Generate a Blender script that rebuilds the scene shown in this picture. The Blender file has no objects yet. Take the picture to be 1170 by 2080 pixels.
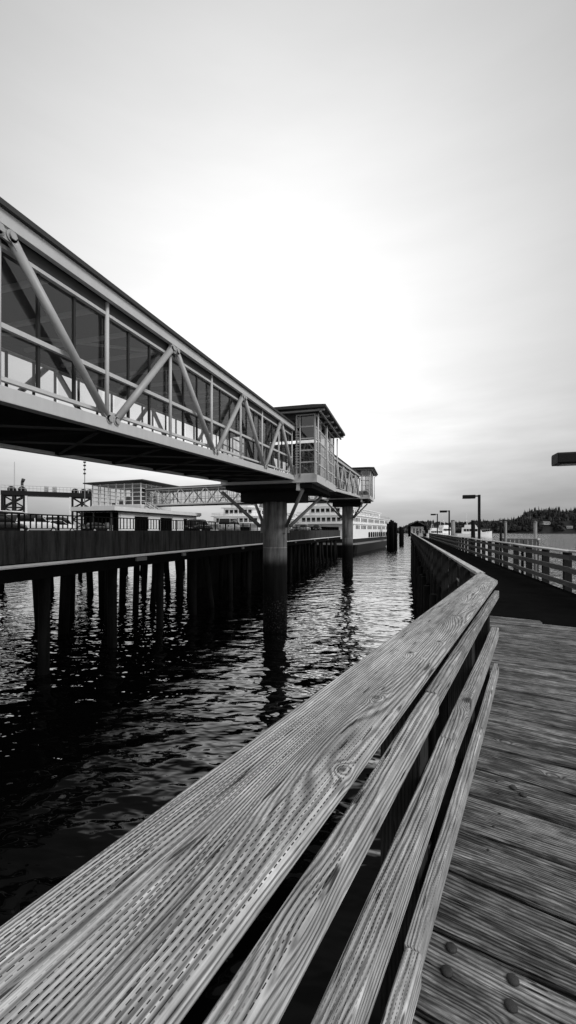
import bpy, bmesh, math, random
from mathutils import Vector, Matrix

R = math.radians
random.seed(11)
scene = bpy.context.scene
col = scene.collection
WATER = -8.4          # camera level is z = 0
DECK = -1.58          # wooden pier deck
RAND = random.Random(5)

# ------------------------------------------------------------------ materials
def new_mat(name):
    m = bpy.data.materials.new(name)
    m.use_nodes = True
    nt = m.node_tree
    nt.nodes.clear()
    return m, nt

class N:
    """tiny node helper"""
    def __init__(s, nt): s.nt = nt
    def node(s, t, **kw):
        n = s.nt.nodes.new(t)
        for k, v in kw.items(): setattr(n, k, v)
        return n
    def link(s, a, b): s.nt.links.new(a, b)
    def put(s, sock, v):
        if hasattr(v, 'is_linked') or isinstance(v, bpy.types.NodeSocket): s.link(v, sock)
        else: sock.default_value = v
    def m(s, op, a, b=None, c=None, clamp=False):
        n = s.node('ShaderNodeMath', operation=op); n.use_clamp = clamp
        s.put(n.inputs[0], a)
        if b is not None: s.put(n.inputs[1], b)
        if c is not None: s.put(n.inputs[2], c)
        return n.outputs[0]
    def vec(s, x, y, z):
        n = s.node('ShaderNodeCombineXYZ')
        for i, v in enumerate((x, y, z)): s.put(n.inputs[i], v)
        return n.outputs[0]
    def sep(s, v):
        n = s.node('ShaderNodeSeparateXYZ'); s.link(v, n.inputs[0]); return n.outputs
    def noise(s, v, scale=1.0, detail=3.0, rough=0.55, dist=0.0):
        n = s.node('ShaderNodeTexNoise'); s.link(v, n.inputs['Vector'])
        n.inputs['Scale'].default_value = scale; n.inputs['Detail'].default_value = detail
        n.inputs['Roughness'].default_value = rough; n.inputs['Distortion'].default_value = dist
        return n.outputs[0]
    def ramp(s, f, stops):
        n = s.node('ShaderNodeValToRGB'); s.put(n.inputs[0], f)
        e = n.color_ramp.elements
        while len(e) < len(stops): e.new(0.5)
        for el, (p, c) in zip(e, stops):
            el.position = p; el.color = (c, c, c, 1)
        return n.outputs[0]
    def smooth(s, f, a, b):
        n = s.node('ShaderNodeMapRange'); n.interpolation_type = 'SMOOTHSTEP'
        s.put(n.inputs[0], f); n.inputs[1].default_value = a; n.inputs[2].default_value = b
        return n.outputs[0]
    def coords(s, kind='Object'):
        return s.node('ShaderNodeTexCoord').outputs[kind]
    def bsdf(s, colr, rough=0.7, spec=0.2, metal=0.0, height=None, dist=0.01, strength=0.6):
        p = s.node('ShaderNodeBsdfPrincipled')
        s.put(p.inputs['Base Color'], colr if not isinstance(colr, float) else (colr, colr, colr, 1))
        s.put(p.inputs['Roughness'], rough)
        p.inputs['Specular IOR Level'].default_value = spec
        p.inputs['Metallic'].default_value = metal
        if height is not None:
            b = s.node('ShaderNodeBump'); b.inputs['Distance'].default_value = dist
            b.inputs['Strength'].default_value = strength
            s.link(height, b.inputs['Height']); s.link(b.outputs[0], p.inputs['Normal'])
        o = s.node('ShaderNodeOutputMaterial'); s.link(p.outputs[0], o.inputs[0])
        return p

def paint(name, g, rough=0.6, spec=0.25, mottle=0.25, scale=1.2, streak=0.0, metal=0.0, bump=0.0):
    m, nt = new_mat(name); n = N(nt)
    co = n.coords(); geo = n.node('ShaderNodeNewGeometry').outputs['Position']
    a = n.noise(geo, scale, 5, 0.6)
    x, y, z = n.sep(geo)
    f = n.m('MULTIPLY_ADD', n.m('SUBTRACT', a, 0.5), mottle * 2, 1.0)
    if streak:
        st = n.noise(n.vec(n.m('MULTIPLY', x, 5.0), n.m('MULTIPLY', y, 5.0), n.m('MULTIPLY', z, 0.35)), 1.0, 4, 0.65)
        f = n.m('MULTIPLY', f, n.m('MULTIPLY_ADD', n.m('SUBTRACT', st, 0.5), streak * 2, 1.0))
    v = n.m('MULTIPLY', f, g, clamp=True)
    c = n.vec(v, v, v)
    h = None
    if bump: h = n.noise(geo, scale * 14, 4, 0.7)
    n.bsdf(c, rough, spec, metal, h, bump or 0.01, 0.6)
    return m

def wood(name, axis=1, g=0.30, contrast=1.0, lines=80.0, incise=0.0, knots=(), bump=0.004, knot_scale=2.3, swirl=4.0, spec=0.12, grime=0.3, fiber=1.0, patch=0.0):
    """board wood: grain runs along local axis; 'rnd' face attribute shifts each board"""
    m, nt = new_mat(name); n = N(nt)
    xyz = n.sep(n.coords())
    L = xyz[axis]; A = xyz[0 if axis != 0 else 1]; B = xyz[2 if axis != 2 else 1]
    at = n.node('ShaderNodeAttribute', attribute_name='rnd').outputs['Fac']
    off = n.m('MULTIPLY', at, 41.0)
    Ls = n.m('ADD', L, off)
    lat = n.m('ADD', A, n.m('MULTIPLY', B, 0.83))          # lets the side faces carry grain too
    q = n.m('MULTIPLY', lat, lines)
    w1 = n.noise(n.vec(n.m('MULTIPLY', Ls, 0.55), n.m('MULTIPLY', lat, 4.0), n.m('ADD', off, 1.3)), 1.0, 2, 0.5)
    q = n.m('ADD', q, n.m('MULTIPLY', w1, swirl * 2))
    w2 = n.noise(n.vec(n.m('MULTIPLY', Ls, 7.0), n.m('MULTIPLY', lat, 30.0), off), 1.0, 3, 0.6)
    q = n.m('ADD', q, n.m('MULTIPLY', w2, 0.9))
    knot_dark = None
    for (kl, ka, sl, sa, amp, dk) in knots:
        e = n.m('ADD', n.m('POWER', n.m('ABSOLUTE', n.m('DIVIDE', n.m('SUBTRACT', L, kl), sl)), 2.0),
                n.m('POWER', n.m('ABSOLUTE', n.m('DIVIDE', n.m('SUBTRACT', A, ka), sa)), 2.0))
        g_ = n.m('POWER', 2.718, n.m('MULTIPLY', e, -1.0))
        q = n.m('ADD', q, n.m('MULTIPLY', g_, amp * 0.85))
        if dk:
            t = n.m('MULTIPLY', n.smooth(g_, 0.55, 0.95), dk)
            knot_dark = t if knot_dark is None else n.m('ADD', knot_dark, t)
    if knot_scale:
        vo = n.node('ShaderNodeTexVoronoi', feature='F1')
        n.link(n.vec(Ls, n.m('ADD', n.m('MULTIPLY', lat, 1.6), off), off), vo.inputs['Vector'])
        vo.inputs['Scale'].default_value = knot_scale
        dv = vo.outputs['Distance']
        g_ = n.m('POWER', 2.718, n.m('MULTIPLY', n.m('POWER', n.m('DIVIDE', dv, 0.13), 2.0), -1.0))
        q = n.m('ADD', q, n.m('MULTIPLY', g_, 5.0))
        t = n.m('MULTIPLY', n.smooth(g_, 0.72, 0.97), 0.75)
        knot_dark = t if knot_dark is None else n.m('ADD', knot_dark, t)
    ring = n.m('MULTIPLY_ADD', n.m('SINE', n.m('MULTIPLY', q, 6.2832)), 0.5, 0.5)
    ring = n.m('POWER', ring, 1.6)
    fib = n.noise(n.vec(n.m('MULTIPLY', Ls, 5.0), n.m('MULTIPLY', lat, 420.0), off), 1.0, 2, 0.6)
    fib2 = n.noise(n.vec(n.m('MULTIPLY', Ls, 2.2), n.m('MULTIPLY', lat, 90.0), n.m('ADD', off, 5.0)), 1.0, 3, 0.65)
    crack = n.m('SUBTRACT', 1.0, n.smooth(n.noise(n.vec(n.m('MULTIPLY', Ls, 1.6), n.m('MULTIPLY', lat, 62.0), n.m('ADD', off, 9.0)), 1.0, 2, 0.5), 0.25, 0.33))
    c2 = n.m('SUBTRACT', 1.0, n.smooth(n.noise(n.vec(n.m('MULTIPLY', Ls, 7.0), n.m('MULTIPLY', lat, 85.0), n.m('ADD', off, 12.0)), 1.0, 1, 0.5), 0.24, 0.30))
    crack = n.m('MAXIMUM', crack, c2)
    stain = n.noise(n.vec(n.m('MULTIPLY', Ls, 1.6), n.m('MULTIPLY', lat, 7.0), n.m('ADD', off, 3.0)), 1.0, 4, 0.6)
    lum = n.m('MULTIPLY_ADD', n.m('SUBTRACT', ring, 0.45), -0.55 * contrast, 1.0)
    lum = n.m('MULTIPLY', lum, n.m('MULTIPLY_ADD', n.m('SUBTRACT', fib, 0.5), 0.9 * contrast * fiber, 1.0))
    lum = n.m('MULTIPLY', lum, n.m('MULTIPLY_ADD', n.m('SUBTRACT', fib2, 0.5), 1.1 * contrast * fiber, 1.0))
    lum = n.m('MULTIPLY', lum, n.m('MULTIPLY_ADD', n.m('SUBTRACT', stain, 0.5), grime * 2.2, 1.0))
    blot = n.noise(n.vec(n.m('MULTIPLY', Ls, 11.0), n.m('MULTIPLY', lat, 19.0), n.m('ADD', off, 8.0)), 1.0, 5, 0.7)
    lum = n.m('MULTIPLY', lum, n.m('MULTIPLY_ADD', n.m('SUBTRACT', blot, 0.5), grime * 2.0, 1.0))
    lum = n.m('MULTIPLY', lum, n.m('MULTIPLY_ADD', crack, -0.8, 1.0))
    lum = n.m('MULTIPLY', lum, n.m('MULTIPLY_ADD', n.m('FRACT', n.m('MULTIPLY', at, 7.31)), 0.35, 0.82))
    if patch:
        pa = n.noise(n.vec(n.m('MULTIPLY', Ls, 7.0), n.m('MULTIPLY', lat, 40.0), n.m('ADD', off, 2.0)), 1.0, 3, 0.62)
        pb = n.noise(n.vec(n.m('MULTIPLY', Ls, 2.0), n.m('MULTIPLY', lat, 9.0), n.m('ADD', off, 6.0)), 1.0, 3, 0.6)
        pm = n.smooth(n.m('ADD', pa, n.m('MULTIPLY', n.m('SUBTRACT', pb, 0.5), 0.9)), 0.36, 0.66)
        lum = n.m('MULTIPLY', lum, n.m('MULTIPLY_ADD', pm, 1.1 * patch, 1.0 - 0.72 * patch))
        hi = n.smooth(n.noise(n.vec(n.m('MULTIPLY', Ls, 14.0), n.m('MULTIPLY', lat, 120.0), off), 1.0, 2, 0.6), 0.58, 0.72)
        lum = n.m('MULTIPLY', lum, n.m('MULTIPLY_ADD', hi, 0.5 * patch, 1.0))
    if knot_dark is not None:
        lum = n.m('MULTIPLY', lum, n.m('SUBTRACT', 1.0, knot_dark, clamp=True))
    hgt = n.m('ADD', n.m('MULTIPLY', ring, -0.5), n.m('ADD', n.m('MULTIPLY', fib, 0.3), n.m('MULTIPLY', fib2, 0.7)))
    hgt = n.m('SUBTRACT', hgt, n.m('MULTIPLY', crack, 1.2))
    if incise:
        nz = n.sep(n.node('ShaderNodeNewGeometry').outputs['True Normal'])[2]
        rowf = n.m('MULTIPLY', n.m('ADD', A, n.m('MULTIPLY', w1, 0.012)), 104.0)
        row = n.m('FLOOR', rowf)
        u = n.m('ADD', n.m('MULTIPLY', Ls, 74.0), n.m('ADD', n.m('MULTIPLY', row, 0.5), n.m('MULTIPLY', n.m('SINE', n.m('MULTIPLY', row, 2.7)), 0.12)))
        wn = n.node('ShaderNodeTexWhiteNoise', noise_dimensions='2D')
        n.link(n.vec(row, n.m('FLOOR', u), 0.0), wn.inputs['Vector'])
        on = n.m('LESS_THAN', n.m('FRACT', u), n.m('MULTIPLY_ADD', wn.outputs['Value'], 0.3, 0.40))
        across = n.m('SUBTRACT', 1.0, n.smooth(n.m('ABSOLUTE', n.m('SUBTRACT', n.m('FRACT', rowf), 0.5)), 0.055, 0.12))
        dash = n.m('MULTIPLY', n.m('MULTIPLY', on, across), n.m('GREATER_THAN', nz, 0.9))
        worn = n.smooth(n.noise(n.vec(n.m('MULTIPLY', Ls, 2.0), n.m('MULTIPLY', lat, 22.0), off), 1.0, 3, 0.6), 0.45, 0.58)
        dash = n.m('MULTIPLY', dash, n.m('MULTIPLY_ADD', worn, 0.7, 0.3))
        lum = n.m('MULTIPLY', lum, n.m('MULTIPLY_ADD', dash, -incise, 1.0))
        hgt = n.m('SUBTRACT', hgt, n.m('MULTIPLY', dash, 0.35))
    v = n.m('MULTIPLY', lum, g, clamp=True)
    n.bsdf(n.vec(v, v, v), 0.78, spec, 0.0, hgt, bump, 0.8)
    return m

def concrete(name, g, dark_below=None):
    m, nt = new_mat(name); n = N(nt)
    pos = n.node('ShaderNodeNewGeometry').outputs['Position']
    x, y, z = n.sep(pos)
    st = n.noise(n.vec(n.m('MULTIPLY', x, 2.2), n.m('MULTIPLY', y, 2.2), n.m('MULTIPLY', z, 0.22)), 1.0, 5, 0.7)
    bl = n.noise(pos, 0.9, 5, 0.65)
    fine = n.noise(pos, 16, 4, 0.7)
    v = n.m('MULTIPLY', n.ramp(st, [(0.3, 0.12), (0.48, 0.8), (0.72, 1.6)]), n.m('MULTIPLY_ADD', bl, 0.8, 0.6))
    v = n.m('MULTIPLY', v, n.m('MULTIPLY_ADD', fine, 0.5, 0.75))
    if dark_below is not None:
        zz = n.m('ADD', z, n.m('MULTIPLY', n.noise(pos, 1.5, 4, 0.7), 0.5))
        wet_shade = n.m('MULTIPLY_ADD', n.smooth(zz, dark_below - 0.9, dark_below + 0.2), 0.5, n.m('MULTIPLY', n.smooth(z, dark_below + 0.40, dark_below + 0.45), 0.5))
        v = n.m('MULTIPLY', v, n.m('MULTIPLY_ADD', wet_shade, 0.975, 0.025))  # tidal wetness plus shadow, both painted into the lower column
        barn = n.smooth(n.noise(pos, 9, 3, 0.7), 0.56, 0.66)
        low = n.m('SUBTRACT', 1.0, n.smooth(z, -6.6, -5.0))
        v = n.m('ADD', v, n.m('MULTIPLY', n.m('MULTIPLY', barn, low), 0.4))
    v = n.m('MULTIPLY', v, g, clamp=True)
    n.bsdf(n.vec(v, v, v), 0.85, 0.1, 0.0, fine, 0.02, 0.5)
    return m

def glass(name, tint=0.85, refl=0.10, rough=0.0):
    m, nt = new_mat(name); n = N(nt)
    t = n.node('ShaderNodeBsdfTransparent'); t.inputs[0].default_value = (tint, tint, tint, 1)
    g = n.node('ShaderNodeBsdfGlossy'); g.inputs['Roughness'].default_value = rough
    g.inputs[0].default_value = (0.9, 0.9, 0.9, 1)
    ge = n.node('ShaderNodeNewGeometry')
    dt = n.node('ShaderNodeVectorMath', operation='DOT_PRODUCT'); n.link(ge.outputs['Normal'], dt.inputs[0]); n.link(ge.outputs['Incoming'], dt.inputs[1])
    k = n.m('POWER', n.m('SUBTRACT', 1.0, n.m('ABSOLUTE', dt.outputs['Value']), clamp=True), 5.0)
    f = n.m('MULTIPLY_ADD', k, 0.9 * (1 - refl), refl, clamp=True)
    mx = n.node('ShaderNodeMixShader'); n.link(f, mx.inputs[0]); n.link(t.outputs[0], mx.inputs[1]); n.link(g.outputs[0], mx.inputs[2])
    o = n.node('ShaderNodeOutputMaterial'); n.link(mx.outputs[0], o.inputs[0])
    return m

def water_mat():
    m, nt = new_mat('sea_water'); n = N(nt)
    pos = n.node('ShaderNodeNewGeometry').outputs['Position']
    x, y, z = n.sep(pos)
    ca, sa = math.cos(R(-10)), math.sin(R(-10))
    u = n.m('SUBTRACT', n.m('MULTIPLY', x, ca), n.m('MULTIPLY', y, sa))
    v = n.m('ADD', n.m('MULTIPLY', x, sa), n.m('MULTIPLY', y, ca))
    a = n.noise(n.vec(n.m('MULTIPLY', u, 0.58), n.m('MULTIPLY', v, 0.80), 0.0), 1.0, 1.5, 0.45, 0.4)
    b = n.noise(n.vec(n.m('MULTIPLY', u, 0.9), n.m('MULTIPLY', v, 1.7), 4.0), 1.7, 1.0, 0.4, 0.3)
    c = n.noise(n.vec(n.m('MULTIPLY', u, 0.12), n.m('MULTIPLY', v, 0.2), 7.0), 1.0, 1.0, 0.4)
    h = n.m('ADD', n.m('MULTIPLY', a, 1.0), n.m('ADD', n.m('MULTIPLY', b, 0.20), n.m('MULTIPLY', c, 1.1)))
    bp = n.node('ShaderNodeBump'); n.link(n.m('MULTIPLY_ADD', n.smooth(x, 4.0, 14.0), 0.7, 0.20), bp.inputs['Distance']); bp.inputs['Strength'].default_value = 1.0
    n.link(h, bp.inputs['Height'])
    fr = n.node('ShaderNodeFresnel'); fr.inputs[0].default_value = 1.33; n.link(bp.outputs[0], fr.inputs['Normal'])
    d = n.node('ShaderNodeBsdfDiffuse'); d.inputs[0].default_value = (0.0015, 0.0015, 0.0015, 1)
    g = n.node('ShaderNodeBsdfGlossy'); g.inputs['Roughness'].default_value = 0.02; n.link(bp.outputs[0], g.inputs['Normal'])
    mx = n.node('ShaderNodeMixShader'); n.link(n.m('MINIMUM', n.m('MAXIMUM', n.m('MULTIPLY_ADD', fr.outputs[0], 4.8, -0.225), 0.007), 0.96), mx.inputs[0])
    n.link(d.outputs[0], mx.inputs[1]); n.link(g.outputs[0], mx.inputs[2])
    o = n.node('ShaderNodeOutputMaterial'); n.link(mx.outputs[0], o.inputs[0])
    return m

def foliage(name, g):
    m, nt = new_mat(name); n = N(nt)
    pos = n.node('ShaderNodeNewGeometry').outputs['Position']
    a = n.noise(pos, 0.035, 4, 0.7); b = n.noise(pos, 0.35, 3, 0.7)
    at = n.node('ShaderNodeAttribute', attribute_name='rnd').outputs['Fac']
    v = n.m('MULTIPLY', n.m('MULTIPLY', n.ramp(a, [(0.35, 0.25), (0.68, 1.7)]), n.m('MULTIPLY_ADD', b, 1.2, 0.4)), n.m('MULTIPLY_ADD', at, 1.3, 0.35))
    v = n.m('MULTIPLY', v, g, clamp=True)
    n.bsdf(n.vec(v, v, v), 0.9, 0.05)
    return m

KN = [(0.84, -0.372, 0.024, 0.018, 3.2, 0.65), (0.92, -0.449, 0.42, 0.062, 9.0, 0.0), (1.26, -0.44, 0.03, 0.02, 5.0, 0.5),
      (2.80, -0.435, 0.35, 0.07, 8.0, 0.0), (2.72, -0.44, 0.03, 0.018, 4.0, 0.4), (1.80, -0.47, 0.03, 0.016, 4.0, 0.7),
      (3.7, -0.5, 0.4, 0.06, 7.0, 0.0), (2.05, -0.40, 0.028, 0.016, 4.0, 0.7), (4.4, -0.46, 0.3, 0.05, 6.0, 0.0), (0.2, -0.56, 0.5, 0.05, 5.0, 0.0)]
M = {}
M['cap'] = wood('weathered_cap_wood', 1, 0.39, 1.4, 104, 1.0, KN, 0.005, 0, 2.4, grime=0.5, fiber=1.1, patch=0.2)
M['rail'] = wood('weathered_rail_wood', 1, 0.34, 1.15, 66, 0.9, (), 0.006, 1.3, 4.5, grime=0.5, fiber=1.1, patch=0.25)
M['rail_far'] = wood('pier_rail_wood', 1, 0.12, 0.7, 40, 0.0, (), 0.003, 1.5, 3.0)
M['capf'] = wood('pier_cap_wood', 1, 0.42, 0.5, 40, 0.0, (), 0.003, 1.5, 3.0)
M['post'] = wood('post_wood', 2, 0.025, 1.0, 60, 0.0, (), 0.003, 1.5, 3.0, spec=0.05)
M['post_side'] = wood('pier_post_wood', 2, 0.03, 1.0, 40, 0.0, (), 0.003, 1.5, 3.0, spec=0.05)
M['plank'] = wood('deck_plank_wood', 0, 0.16, 1.7, 62, 0.0, (), 0.008, 2.0, 5.0, spec=0.05, grime=0.9, fiber=1.15, patch=0.75)
M['mat'] = paint('dark_deck_surface', 0.008, 0.95, 0.0, 0.5, 3.0)
M['black'] = paint('creosote_timber', 0.007, 0.9, 0.02, 0.4, 1.0)
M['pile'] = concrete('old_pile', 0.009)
M['pile_grey'] = concrete('grey_pile', 0.30)
M['steel'] = paint('grey_painted_steel', 0.52, 0.5, 0.25, 0.12, 0.8, 0.12)
M['tube'] = paint('tube_paint', 0.37, 0.4, 0.4, 0.18, 1.4, 0.15)
M['steel_dark'] = paint('dark_painted_steel', 0.045, 0.5, 0.2, 0.2, 1.0)
M['roof_dark'] = paint('dark_roof_edge', 0.05, 0.6, 0.15, 0.2, 1.0)
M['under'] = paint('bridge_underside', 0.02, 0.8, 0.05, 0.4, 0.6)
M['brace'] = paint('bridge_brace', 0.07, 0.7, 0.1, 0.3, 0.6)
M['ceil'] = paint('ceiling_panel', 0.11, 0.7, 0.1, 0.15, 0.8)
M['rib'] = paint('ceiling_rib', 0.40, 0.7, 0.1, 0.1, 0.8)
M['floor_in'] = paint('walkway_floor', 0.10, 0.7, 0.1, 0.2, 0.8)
M['mull'] = paint('dark_mullion', 0.03, 0.5, 0.2, 0.1, 1.0)
M['glass'] = glass('bridge_glass', 0.90, 0.11)
M['glass_dark'] = glass('tower_glass', 0.62, 0.14)
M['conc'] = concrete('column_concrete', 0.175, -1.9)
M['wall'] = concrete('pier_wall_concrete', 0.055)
M['pipe'] = paint('white_pipe', 0.95, 0.5, 0.2, 0.12, 1.2)
M['asphalt'] = paint('asphalt', 0.05, 0.9, 0.1, 0.3, 0.8)
M['iron'] = paint('black_iron', 0.006, 0.5, 0.1, 0.1, 1.0)
M['white'] = paint('white_paint', 0.88, 0.5, 0.25, 0.08, 0.4, 0.06)
M['white_b'] = paint('off_white_wall', 0.74, 0.6, 0.2, 0.12, 0.6, 0.1)
M['win'] = paint('dark_window', 0.012, 0.15, 0.35, 0.2, 0.4)
M['void'] = paint('dark_interior', 0.004, 0.9, 0.0, 0.1, 1.0)
M['hull'] = paint('dark_hull', 0.012, 0.5, 0.15, 0.2, 0.3)
M['grey_mid'] = paint('mid_grey_paint', 0.20, 0.6, 0.2, 0.2, 0.8)
M['grey_light'] = paint('light_grey_paint', 0.45, 0.55, 0.2, 0.15, 0.8)
M['lamp'] = paint('dark_lamp_metal', 0.012, 0.5, 0.15, 0.2, 2.0)
M['lens'] = paint('lamp_lens', 0.25, 0.3, 0.3, 0.1, 2.0)
M['car_white'] = paint('white_car_paint', 0.75, 0.25, 0.5, 0.03, 1.0)
M['car_dark'] = paint('dark_car_paint', 0.012, 0.25, 0.4, 0.03, 1.0)
M['car_grey'] = paint('grey_car_paint', 0.22, 0.25, 0.5, 0.03, 1.0)
M['tyre'] = paint('tyre_rubber', 0.012, 0.9, 0.05, 0.1, 3.0)
M['forest'] = foliage('forest_foliage', 0.05)
M['hill'] = paint('hillside', 0.035, 0.95, 0.02, 0.6, 0.05)
M['skin'] = paint('skin', 0.30, 0.6, 0.2, 0.05, 4.0)
M['cloth_dark'] = paint('dark_clothes', 0.02, 0.9, 0.05, 0.2, 4.0)
M['cloth_grey'] = paint('grey_clothes', 0.18, 0.9, 0.05, 0.2, 4.0)
M['water'] = water_mat()
M['iron_head'] = paint('rusty_bolt_iron', 0.035, 0.55, 0.4, 0.5, 30.0, bump=0.004)

# ------------------------------------------------------------------ mesh helpers
class MB:
    def __init__(s): s.v = []; s.f = []; s.sm = []; s.r = []; s.rnd = None
    def add(s, vs, fs, smooth=False, rnd=None):
        o = len(s.v); s.v += [tuple(p) for p in vs]
        rr = rnd if rnd is not None else (s.rnd if s.rnd is not None else RAND.random())
        for f in fs:
            s.f.append([i + o for i in f]); s.sm.append(smooth); s.r.append(rr)
        return s
    def box(s, x0, x1, y0, y1, z0, z1, rnd=None):
        vs = [(x, y, z) for z in (z0, z1) for y in (y0, y1) for x in (x0, x1)]
        return s.add(vs, [(0, 2, 3, 1), (4, 5, 7, 6), (0, 1, 5, 4), (2, 6, 7, 3), (0, 4, 6, 2), (1, 3, 7, 5)], rnd=rnd)
    def beam(s, p0, p1, w, h, up=(0, 0, 1)):
        p0 = Vector(p0); p1 = Vector(p1); d = (p1 - p0).normalized(); up = Vector(up)
        if abs(d.dot(up)) > 0.98: up = Vector((1, 0, 0)) if abs(d.x) < 0.9 else Vector((0, 1, 0))
        r = d.cross(up).normalized(); u = r.cross(d).normalized()
        vs = []
        for p in (p0, p1):
            for a, b in ((-1, -1), (1, -1), (1, 1), (-1, 1)): vs.append(p + r * (a * w / 2) + u * (b * h / 2))
        return s.add(vs, [(3, 2, 1, 0), (4, 5, 6, 7), (0, 1, 5, 4), (1, 2, 6, 5), (2, 3, 7, 6), (3, 0, 4, 7)])
    def tube(s, p0, p1, r0, r1=None, n=12):
        p0 = Vector(p0); p1 = Vector(p1); r1 = r0 if r1 is None else r1
        d = (p1 - p0).normalized(); up = Vector((0, 0, 1)) if abs(d.z) < 0.95 else Vector((1, 0, 0))
        r = d.cross(up).normalized(); u = r.cross(d)
        vs = []
        for p, rad in ((p0, r0), (p1, r1)):
            for i in range(n):
                a = 2 * math.pi * i / n
                vs.append(p + r * (rad * math.cos(a)) + u * (rad * math.sin(a)))
        rn = RAND.random()
        o = len(s.v)
        s.add(vs, [(i, (i + 1) % n, n + (i + 1) % n, n + i) for i in range(n)], True, rn)
        s.f.append([o + i for i in range(n)][::-1]); s.sm.append(False); s.r.append(rn)
        s.f.append([o + n + i for i in range(n)]); s.sm.append(False); s.r.append(rn)
        return s
    def path(s, pts, rad, n=8):
        for a, b in zip(pts[:-1], pts[1:]): s.tube(a, b, rad, rad, n)
        return s
    def prism(s, poly, z0, z1, poly2=None):
        n = len(poly); p2 = poly2 or poly
        vs = [(x, y, z0) for x, y in poly] + [(x, y, z1) for x, y in p2]
        return s.add(vs, [tuple(range(n))[::-1], tuple(range(n, 2 * n))] + [(i, (i + 1) % n, n + (i + 1) % n, n + i) for i in range(n)])
    def prismx(s, poly, x0, x1):
        n = len(poly)
        vs = [(x0, y, z) for y, z in poly] + [(x1, y, z) for y, z in poly]
        return s.add(vs, [tuple(range(n)), tuple(range(n, 2 * n))[::-1]] + [(i, n + i, n + (i + 1) % n, (i + 1) % n) for i in range(n)])
    def prismy(s, poly, y0, y1):
        n = len(poly)
        vs = [(x, y0, z) for x, z in poly] + [(x, y1, z) for x, z in poly]
        return s.add(vs, [tuple(range(n)), tuple(range(n, 2 * n))[::-1]] + [(i, n + i, n + (i + 1) % n, (i + 1) % n) for i in range(n)])
    def quad(s, a, b, c, d): return s.add([a, b, c, d], [(0, 1, 2, 3)])
    def lathe(s, prof, c=(0, 0, 0), n=14):
        vs = []; fs = []
        for r, z in prof:
            for i in range(n):
                a = 2 * math.pi * i / n; vs.append((c[0] + r * math.cos(a), c[1] + r * math.sin(a), c[2] + z))
        for k in range(len(prof) - 1):
            for i in range(n):
                j = (i + 1) % n; fs.append((k * n + i, k * n + j, (k + 1) * n + j, (k + 1) * n + i))
        fs.append(tuple(range(n))[::-1]); fs.append(tuple((len(prof) - 1) * n + i for i in range(n)))
        return s.add(vs, fs, True)
    def mesh(s, name, mat):
        me = bpy.data.meshes.new(name); me.from_pydata(s.v, [], s.f); me.materials.append(mat)
        me.polygons.foreach_set('use_smooth', s.sm)
        at = me.attributes.new('rnd', 'FLOAT', 'FACE'); at.data.foreach_set('value', s.r)
        bm = bmesh.new(); bm.from_mesh(me); bmesh.ops.recalc_face_normals(bm, faces=bm.faces[:]); bm.to_mesh(me); bm.free()
        return me
    def build(s, name, mat, parent=None, loc=(0, 0, 0), bevel=0.0):
        o = bpy.data.objects.new(name, s.mesh(name, mat)); col.objects.link(o); o.location = loc
        if parent: o.parent = parent
        if bevel:
            b = o.modifiers.new('Bevel', 'BEVEL'); b.width = bevel; b.segments = 2; b.limit_method = 'ANGLE'; b.angle_limit = R(40)
        return o

def tag(o, label=None, cat=None, group=None, kind=None):
    for k, v in (('label', label), ('category', cat), ('group', group), ('kind', kind)):
        if v: o[k] = v
    return o
def thing(name, label, cat, loc=(0, 0, 0), rz=0.0, group=None):
    o = bpy.data.objects.new(name, None); col.objects.link(o); o.location = loc; o.rotation_euler = (0, 0, rz)
    o.empty_display_size = 0.3
    return tag(o, label, cat, group)
def inst(me, name, parent, loc=(0, 0, 0), rz=0.0, scale=None):
    o = bpy.data.objects.new(name, me); col.objects.link(o); o.location = loc; o.rotation_euler = (0, 0, rz); o.parent = parent
    if scale: o.scale = scale
    return o
def copy_tree(o, parent=None):
    c = o.copy(); col.objects.link(c); c.parent = parent
    for ch in list(o.children): copy_tree(ch, c)
    return c

# ------------------------------------------------------------------ setting: water
def arc_grid():
    mb = MB(); mb.rnd = 0.5
    mb.quad((-6000, -3000, WATER), (6000, -3000, WATER), (6000, 6000, WATER), (-6000, 6000, WATER))
    return mb
w = arc_grid().build('sea', M['water']); tag(w, kind='structure')

# ------------------------------------------------------------------ wooden pier (this side)
ANG = R(15.0)
cA, sA = math.cos(ANG), math.sin(ANG)
def loc2w(d, t): return (d * cA + t * sA, -d * sA + t * cA)

pier = thing('wooden_pier', 'weathered plank pier with dark walkway running out towards the small hut', 'pier', (0, 0, DECK))
# planks of the wider near platform (own rotated object so the grain runs along local x)
pk = MB()
k0 = -9
for k in range(k0, 21):
    t0 = 1.693 + 0.32 * k + 0.006; t1 = t0 + RAND.uniform(0.288, 0.298)
    tm = (t0 + t1) / 2
    d0 = -0.375
    if tm > 4.75: d0 = (0.83 - tm * sA) / cA + 0.02
    d1 = (4.0 - tm * sA) / cA
    if k == 20: d1 = (2.22 - tm * sA) / cA
    x0 = d0 + RAND.uniform(-0.008, 0.008); z = RAND.uniform(-0.004, 0.004)
    def slab(a, b):
        e = 0.006
        r = RAND.random()
        pk.add([(a, t0, -0.09), (b, t0, -0.09), (b, t1, -0.09), (a, t1, -0.09),
                (a, t0, z - e), (b, t0, z - e), (b, t1, z - e), (a, t1, z - e),
                (a, t0 + e * 1.3, z), (b, t0 + e * 1.3, z), (b, t1 - e * 1.3, z), (a, t1 - e * 1.3, z)],
               [(3, 2, 1, 0), (0, 1, 5, 4), (1, 2, 6, 5), (2, 3, 7, 6), (3, 0, 4, 7), (4, 5, 9, 8), (5, 6, 10, 9), (6, 7, 11, 10), (7, 4, 8, 11), (8, 9, 10, 11)], rnd=r)
    slab(x0, d1)
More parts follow.
